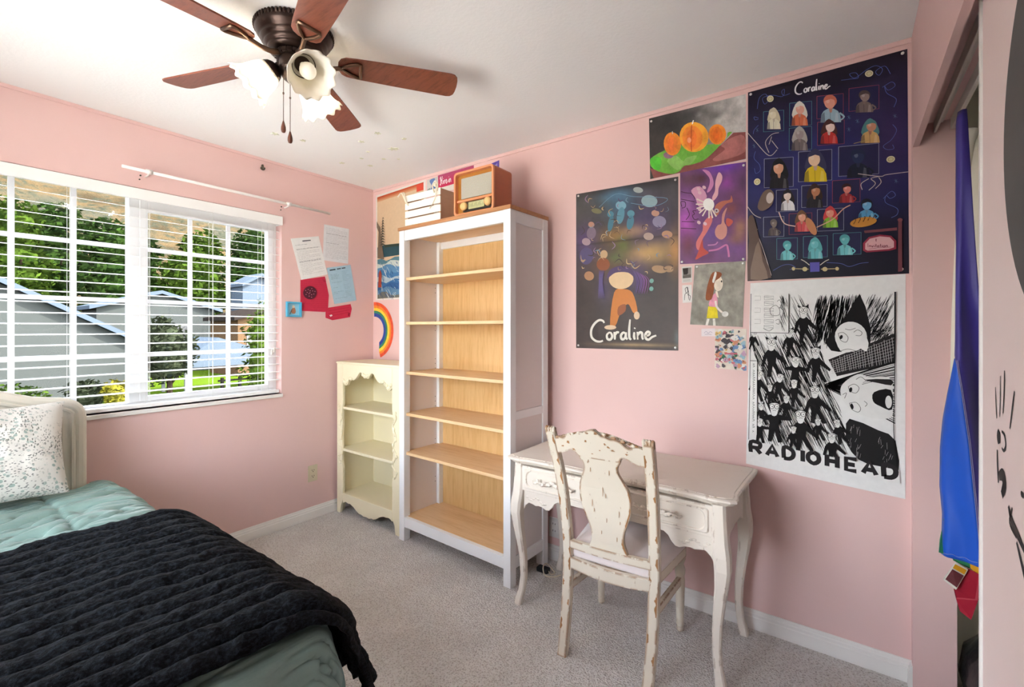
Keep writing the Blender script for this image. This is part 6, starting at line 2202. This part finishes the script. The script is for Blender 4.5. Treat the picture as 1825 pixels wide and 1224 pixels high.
for k in range(110):
    x, y = rk.uniform(.05, .95), rk.uniform(.04, .96)
    a = rk.uniform(0, 6)
    r = rk.uniform(.03, .085)
    cv.poly([(x + r * math.cos(t + a) * (1 + .35 * math.cos(3 * t)), y + r * .75 * math.sin(t + a) * (1 + .3 * math.sin(2 * t))) for t in [0.63 * i for i in range(10)]], rk.choice(PAL), False)
    if k % 2:
        cv.stroke([(x, y), (x + rk.uniform(-.08, .08), y + rk.uniform(-.06, .06)), (x + rk.uniform(-.1, .1), y + rk.uniform(-.06, .06))], 0.0014, (60, 52, 60), 4)
cv.poly([(.33, .60), (.72, .585), (.72, .62), (.33, .635)], (206, 110, 124), False)
tag(cv.build('sticker_sheet', 'print_matte'), 'busy colourful sticker sheet left of the ink drawing', 'sticker sheet')

# ---- sea print in the corner
cv = Canvas((0.036, 2.392), (0.604, 2.412), (0.604, 1.560), (0.036, 1.563)).zoom((53, 92), (375, 8), (375, 772), (50, 772))
cv.sheet((226, 220, 212))
cv.poly([(62, 104), (362, 24), (362, 758), (60, 764)], (216, 188, 154))
for k in range(5):
    y = 104 + k * 6
    cv.poly([(62, y), (362, y - 80), (362, y - 72), (62, y + 8)], mixc((186, 74, 36), (216, 176, 136), k / 5))
cv.poly([(320, 40), (362, 28), (362, 75), (320, 85)], (214, 80, 60))
cv.poly([(62, 430), (110, 415), (362, 405), (362, 470), (62, 500)], (52, 84, 92))
cv.poly([(110, 415), (362, 402), (362, 418), (112, 432)], (60, 72, 60))
for k in range(9):
    y = 500 + k * 29
    c1 = ((88, 128, 140), (196, 204, 196), (92, 140, 178), (72, 122, 168), (170, 188, 196), (64, 110, 158), (52, 96, 146), (96, 134, 164), (112, 112, 104))[k]
    ph = k * 1.3
    cv.poly([(62, y + 8)] + [(62 + 30 * i, y + 14 * math.sin(i * 0.8 + ph) - 6 * math.sin(i * 2.1 + ph)) for i in range(1, 10)] + [(362, y), (362, 758), (62, 762)], c1, smooth=0)
rk = random.Random(8)
for k in range(150):
    x, y = rk.uniform(64, 350), rk.uniform(515, 745)
    l_ = rk.uniform(14, 46)
    c = rk.choice([(226, 230, 224), (44, 84, 140), (64, 112, 166), (206, 214, 210), (36, 66, 116)])
    sl = 0.9 + 0.5 * math.sin(x * 0.02)
    cv.stroke([(x, y), (x + l_ * 0.35, y + l_ * sl * .5), (x + l_ * 0.5, y + l_ * sl)], rk.uniform(0.0018, 0.0042), c, 4, 0.8)
cv.poly([(66, 500), (74, 330), (62, 300), (62, 260), (84, 300), (100, 420), (112, 510)], (120, 100, 82))
for k in range(11):
    y = 240 + k * 17
    w_ = 10 + 2.2 * k
    cx = 106 - 0.4 * k
    cv.poly([(cx - w_ * .8, y + 10), (cx, y - 6), (cx + w_ * .7, y + 8), (cx, y + 3)], (70, 68, 60))
cv.stroke([(104, 250), (98, 350), (90, 430)], 0.006, (84, 74, 62))
cv.poly([(70, 690), (74, 600), (84, 575), (94, 600), (92, 690)], (168, 72, 50))
tag(cv.build('sea_print', 'print_matte'), 'poster of blue waves under a sandy orange-topped sky, half behind the bookcase', 'poster')

# ---- painted paper rainbow
rb = Canvas((0.008, 1.56), (0.26, 1.56), (0.26, 1.10), (0.008, 1.10))
def rpt(r, a, k):
    cx, cz = 0.020, 1.325
    x, z = cx + r * math.cos(a) * 1.02, cz + r * math.sin(a)
    return ((x - 0.008) / 0.252, (1.56 - z) / 0.46)
bands = [(0.224, (226, 84, 50)), (0.198, (240, 132, 44)), (0.178, (246, 206, 60)), (0.156, (52, 130, 96)), (0.136, (40, 66, 150)), (0.108, None)]
a0, a1 = math.radians(93), math.radians(-72)
nseg = 40
for (ro, c), (ri, _) in zip(bands, bands[1:]):
    l = rb.up()
    for k in range(nseg):
        t0, t1 = lerp(a0, a1, k / nseg), lerp(a0, a1, (k + 1) / nseg)
        def lim(r, t):
            # the lower end is trimmed to a slanting point
            x = 0.020 + r * math.cos(t)
            return r
        q = []
        for r, t in ((ro, t0), (ro, t1), (ri, t1), (ri, t0)):
            u, v = rpt(r, t, 0)
            if math.sin(t) < -0.2:
                u = max(u, 0.27)
            q.append((max(0.0, u), v))
        rb.face([rb.P(u, v, l) for u, v in q], [rb.lin(c)] * 4)
tag(rb.build('paper_rainbow', 'painting'), 'painted paper rainbow in the corner under the sea poster', 'paper')

# ---- scraps above the crate and radio
cv = Canvas((0.616, 2.405), (0.722, 2.408), (0.722, 2.300), (0.616, 2.300))
cv.sheet((196, 196, 190))
cv.poly([(.25, .1), (.75, .05), (.7, .35), (.85, .6), (.6, .95), (.3, .8), (.45, .5)], (96, 124, 176), False, 3)
cv.poly([(.0, .7), (.3, .6), (.4, 1.0), (0, 1)], (120, 136, 130), False)
cv.ell(.78, .3, .14, .12, (226, 224, 220))
tag(cv.build('postcard', 'print_matte'), 'grey and blue postcard on the wall above the crate', 'postcard')
cv = Canvas((0.727, 2.415), (1.06, 2.418), (1.06, 2.29), (0.735, 2.288))
cv.sheet(lambda u, v: mixc((170, 76, 110), (206, 52, 90), v * 1.6), 4, 6)
cv.poly([(0, .72), (1, .66), (1, 1), (0, 1)], (232, 226, 214), False)
W_, H_ = cv.W, cv.H
cv.z = None
def wr2(word, x, y, sx, sy, w, c):
    for chh in word:
        adv, strokes = LET[chh]
        for st in strokes:
            cv.stroke([(x + a * sx, y - b * sy) for a, b in st], w, c, 6, 0.3)
        x += adv * sx
wr2("Hirein", 0.05, 0.55, 0.062, 0.23, 0.0062, (240, 226, 228))
tag(cv.build('pennant', 'print_matte'), 'crimson paper sign with white script behind the radio and crate', 'sign')
cv = Canvas((1.17, 2.392), (1.272, 2.405), (1.272, 2.300), (1.17, 2.290))
cv.sheet((104, 84, 168))
cv.poly([(.62, .2), (.75, .18), (.78, .4), (.66, .5), (.6, .4)], (226, 222, 236), False)
cv.stroke([(.82, .15), (.82, .6)], 0.004, (226, 222, 236), 0)
tag(cv.build('postcard', 'print_matte'), 'purple card on the wall showing behind the top of the radio', 'postcard')

# ---- papers by the window
def lines(cv, rows, c, w=0.0014, ind=0.08):
    rr = random.Random(len(rows))
    for v, u1 in rows:
        u = ind
        while u < u1:
            e = min(u1, u + rr.uniform(.04, .14))
            cv.stroke([(u, v), (e, v + rr.uniform(-.004, .004))], w, c, 0, 0.0)
            u = e + 0.018

cv = Canvas((-0.426, 2.092), (-0.222, 2.094), (-0.230, 1.829), (-0.437, 1.832), 'left')
cv.sheet((232, 232, 234))
lines(cv, [(.08 + .035 * k, .94 if k % 4 else .6) for k in range(25)], (176, 178, 184))
lines(cv, [(.24, .9), (.5, .6)], (130, 132, 138), 0.002)
tag(cv.build('paper_sheet', 'print_matte'), 'white typed sheet taped up straight, uppermost on the window wall', 'paper')
cv = Canvas((-0.673, 1.950), (-0.469, 1.999), (-0.401, 1.733), (-0.598, 1.676), 'left', base=0.0028)
cv.sheet((238, 238, 236))
lines(cv, [(.30 + .037 * k, .9 if k % 3 else .5) for k in range(17)], (172, 172, 176))
lines(cv, [(.27, .92), (.58, .88)], (96, 96, 100), 0.0024)
lines(cv, [(.17, .5)], (150, 150, 154), 0.002)
cv.stroke([(.36, .085), (.66, .085)], 0.0075, (110, 112, 118), 0)
tag(cv.build('paper_sheet', 'print_matte'), 'white typed sheet tilted on the window wall over the red paper', 'paper')
cv = Canvas((-0.605, 1.680), (-0.400, 1.720), (-0.380, 1.458), (-0.605, 1.462), 'left', base=0.0016)
rp = [(0.0, 0.02), (.90, 0.0), (1.0, .52), (.93, .97), (.80, 1.0), (0.0, 1.0)]
cv.k = 1
cv.face([cv.P(u, v, 0.0002) for u, v in rp], [cv.lin((206, 52, 80))] * 6)
lines(cv, [(.1 + .055 * k, .93) for k in range(15)], (188, 40, 68), 0.0016, .02)
cv.poly([(.32 + .235 * math.cos(t), .44 + .20 * math.sin(t)) for t in [0.2618 * k for k in range(24)]], (84, 30, 46), False)
for k in range(14):
    a = k * 2.4
    r = .045 * math.sqrt(k)
    cv.poly([(.32 + 1.1 * r * math.cos(a) + .022 * math.cos(t), .44 + .95 * r * math.sin(a) + .016 * math.sin(t)) for t in (0, 1.6, 3.0, 4.5)], (206, 130, 150), False)
cv.stroke([(.80, .06), (.86, .16), (.92, .06), (.82, .12), (.93, .13)], 0.002, (120, 24, 44), 0)
tag(cv.build('red_paper', 'print_matte'), 'crimson paper with a dark round pattern on the window wall', 'paper')
cv = Canvas((-0.408, 1.779), (-0.210, 1.824), (-0.158, 1.555), (-0.345, 1.519), 'left', base=0.0034)
cv.sheet((176, 208, 224))
cv.stroke([(.10, .075), (.34, .07)], 0.0085, (60, 74, 86), 0)
cv.stroke([(.40, .068), (.56, .065)], 0.0075, (70, 84, 96), 0)
cv.stroke([(.60, .064), (.76, .062)], 0.0075, (70, 84, 96), 0)
lines(cv, [(.2 + .03 * k, .44 if k % 3 else .36) for k in range(5)] + [(.42, .5), (.56, .3), (.68, .5), (.72, .24), (.86, .6)], (110, 136, 154))
for k in range(20):
    if k not in (8, 9, 14):
        cv.stroke([(.56, .15 + .036 * k), (.84 - .05 * (k % 3), .15 + .036 * k)], 0.0012, (136, 166, 184), 0)
tag(cv.build('paper_sheet', 'print_matte'), 'pale blue printed sheet taped slanting above the small red tag', 'paper')
cv = Canvas((-0.416, 1.489), (-0.198, 1.527), (-0.198, 1.424), (-0.416, 1.392), 'left', base=0.0022)
cv.face([cv.P(u, v, 0.0002) for u, v in [(0.0, .05), (.03, .02), (.95, 0.0), (1.0, .36), (.93, .96), (.25, 1.0), (0.0, .74)]], [cv.lin((206, 50, 78))] * 7)
for k in range(3):
    cv.stroke([(.1, .26 + .2 * k), (.5, .24 + .2 * k), (.9, .24 + .17 * k)], 0.0026, (176, 34, 60), 4)
cv.poly([(.14, .60), (.22, .56), (.26, .66), (.18, .72)], (236, 220, 222), False)
cv.poly([(.86, .62), (.93, .66), (.90, .88), (.84, .84)], (150, 26, 50), False)
tag(cv.build('red_tag', 'print_matte'), 'small crimson tag-shaped paper below the pale blue sheet', 'paper')

fb = thing('picture_frame', 'tiny bright blue box frame beside the window', 'picture frame', (0.0, -0.655, 1.47))
m = MB()
y0, y1, z0, z1, t_ = -0.708, -0.602, 1.418, 1.521, 0.012
m.box(0.0005, 0.018, y0, y0 + t_, z0, z1).box(0.0005, 0.018, y1 - t_, y1, z0, z1).box(0.0005, 0.018, y0 + t_, y1 - t_, z0, z0 + t_).box(0.0005, 0.018, y0 + t_, y1 - t_, z1 - t_, z1)
M('frame_blue', rgb(80, 176, 214), 0.4, 0.05, 20.0)
m.build('frame', 'frame_blue', fb, bevel=0.002)
cv = Canvas((y0 + t_, z1 - t_), (y1 - t_, z1 - t_), (y1 - t_, z0 + t_), (y0 + t_, z0 + t_), 'left', base=0.004)
cv.sheet((150, 206, 226))
cv.poly([(.42, .38), (.62, .36), (.70, .70), (.60, .86), (.38, .84), (.30, .66)], (176, 120, 90), False, 3)
cv.ell(.5, .26, .12, .12, (226, 206, 176))
cv.stroke([(.36, .5), (.28, .72), (.2, .92)], 0.004, (70, 60, 60), 4)
cv.build('picture', 'print_gloss', fb)
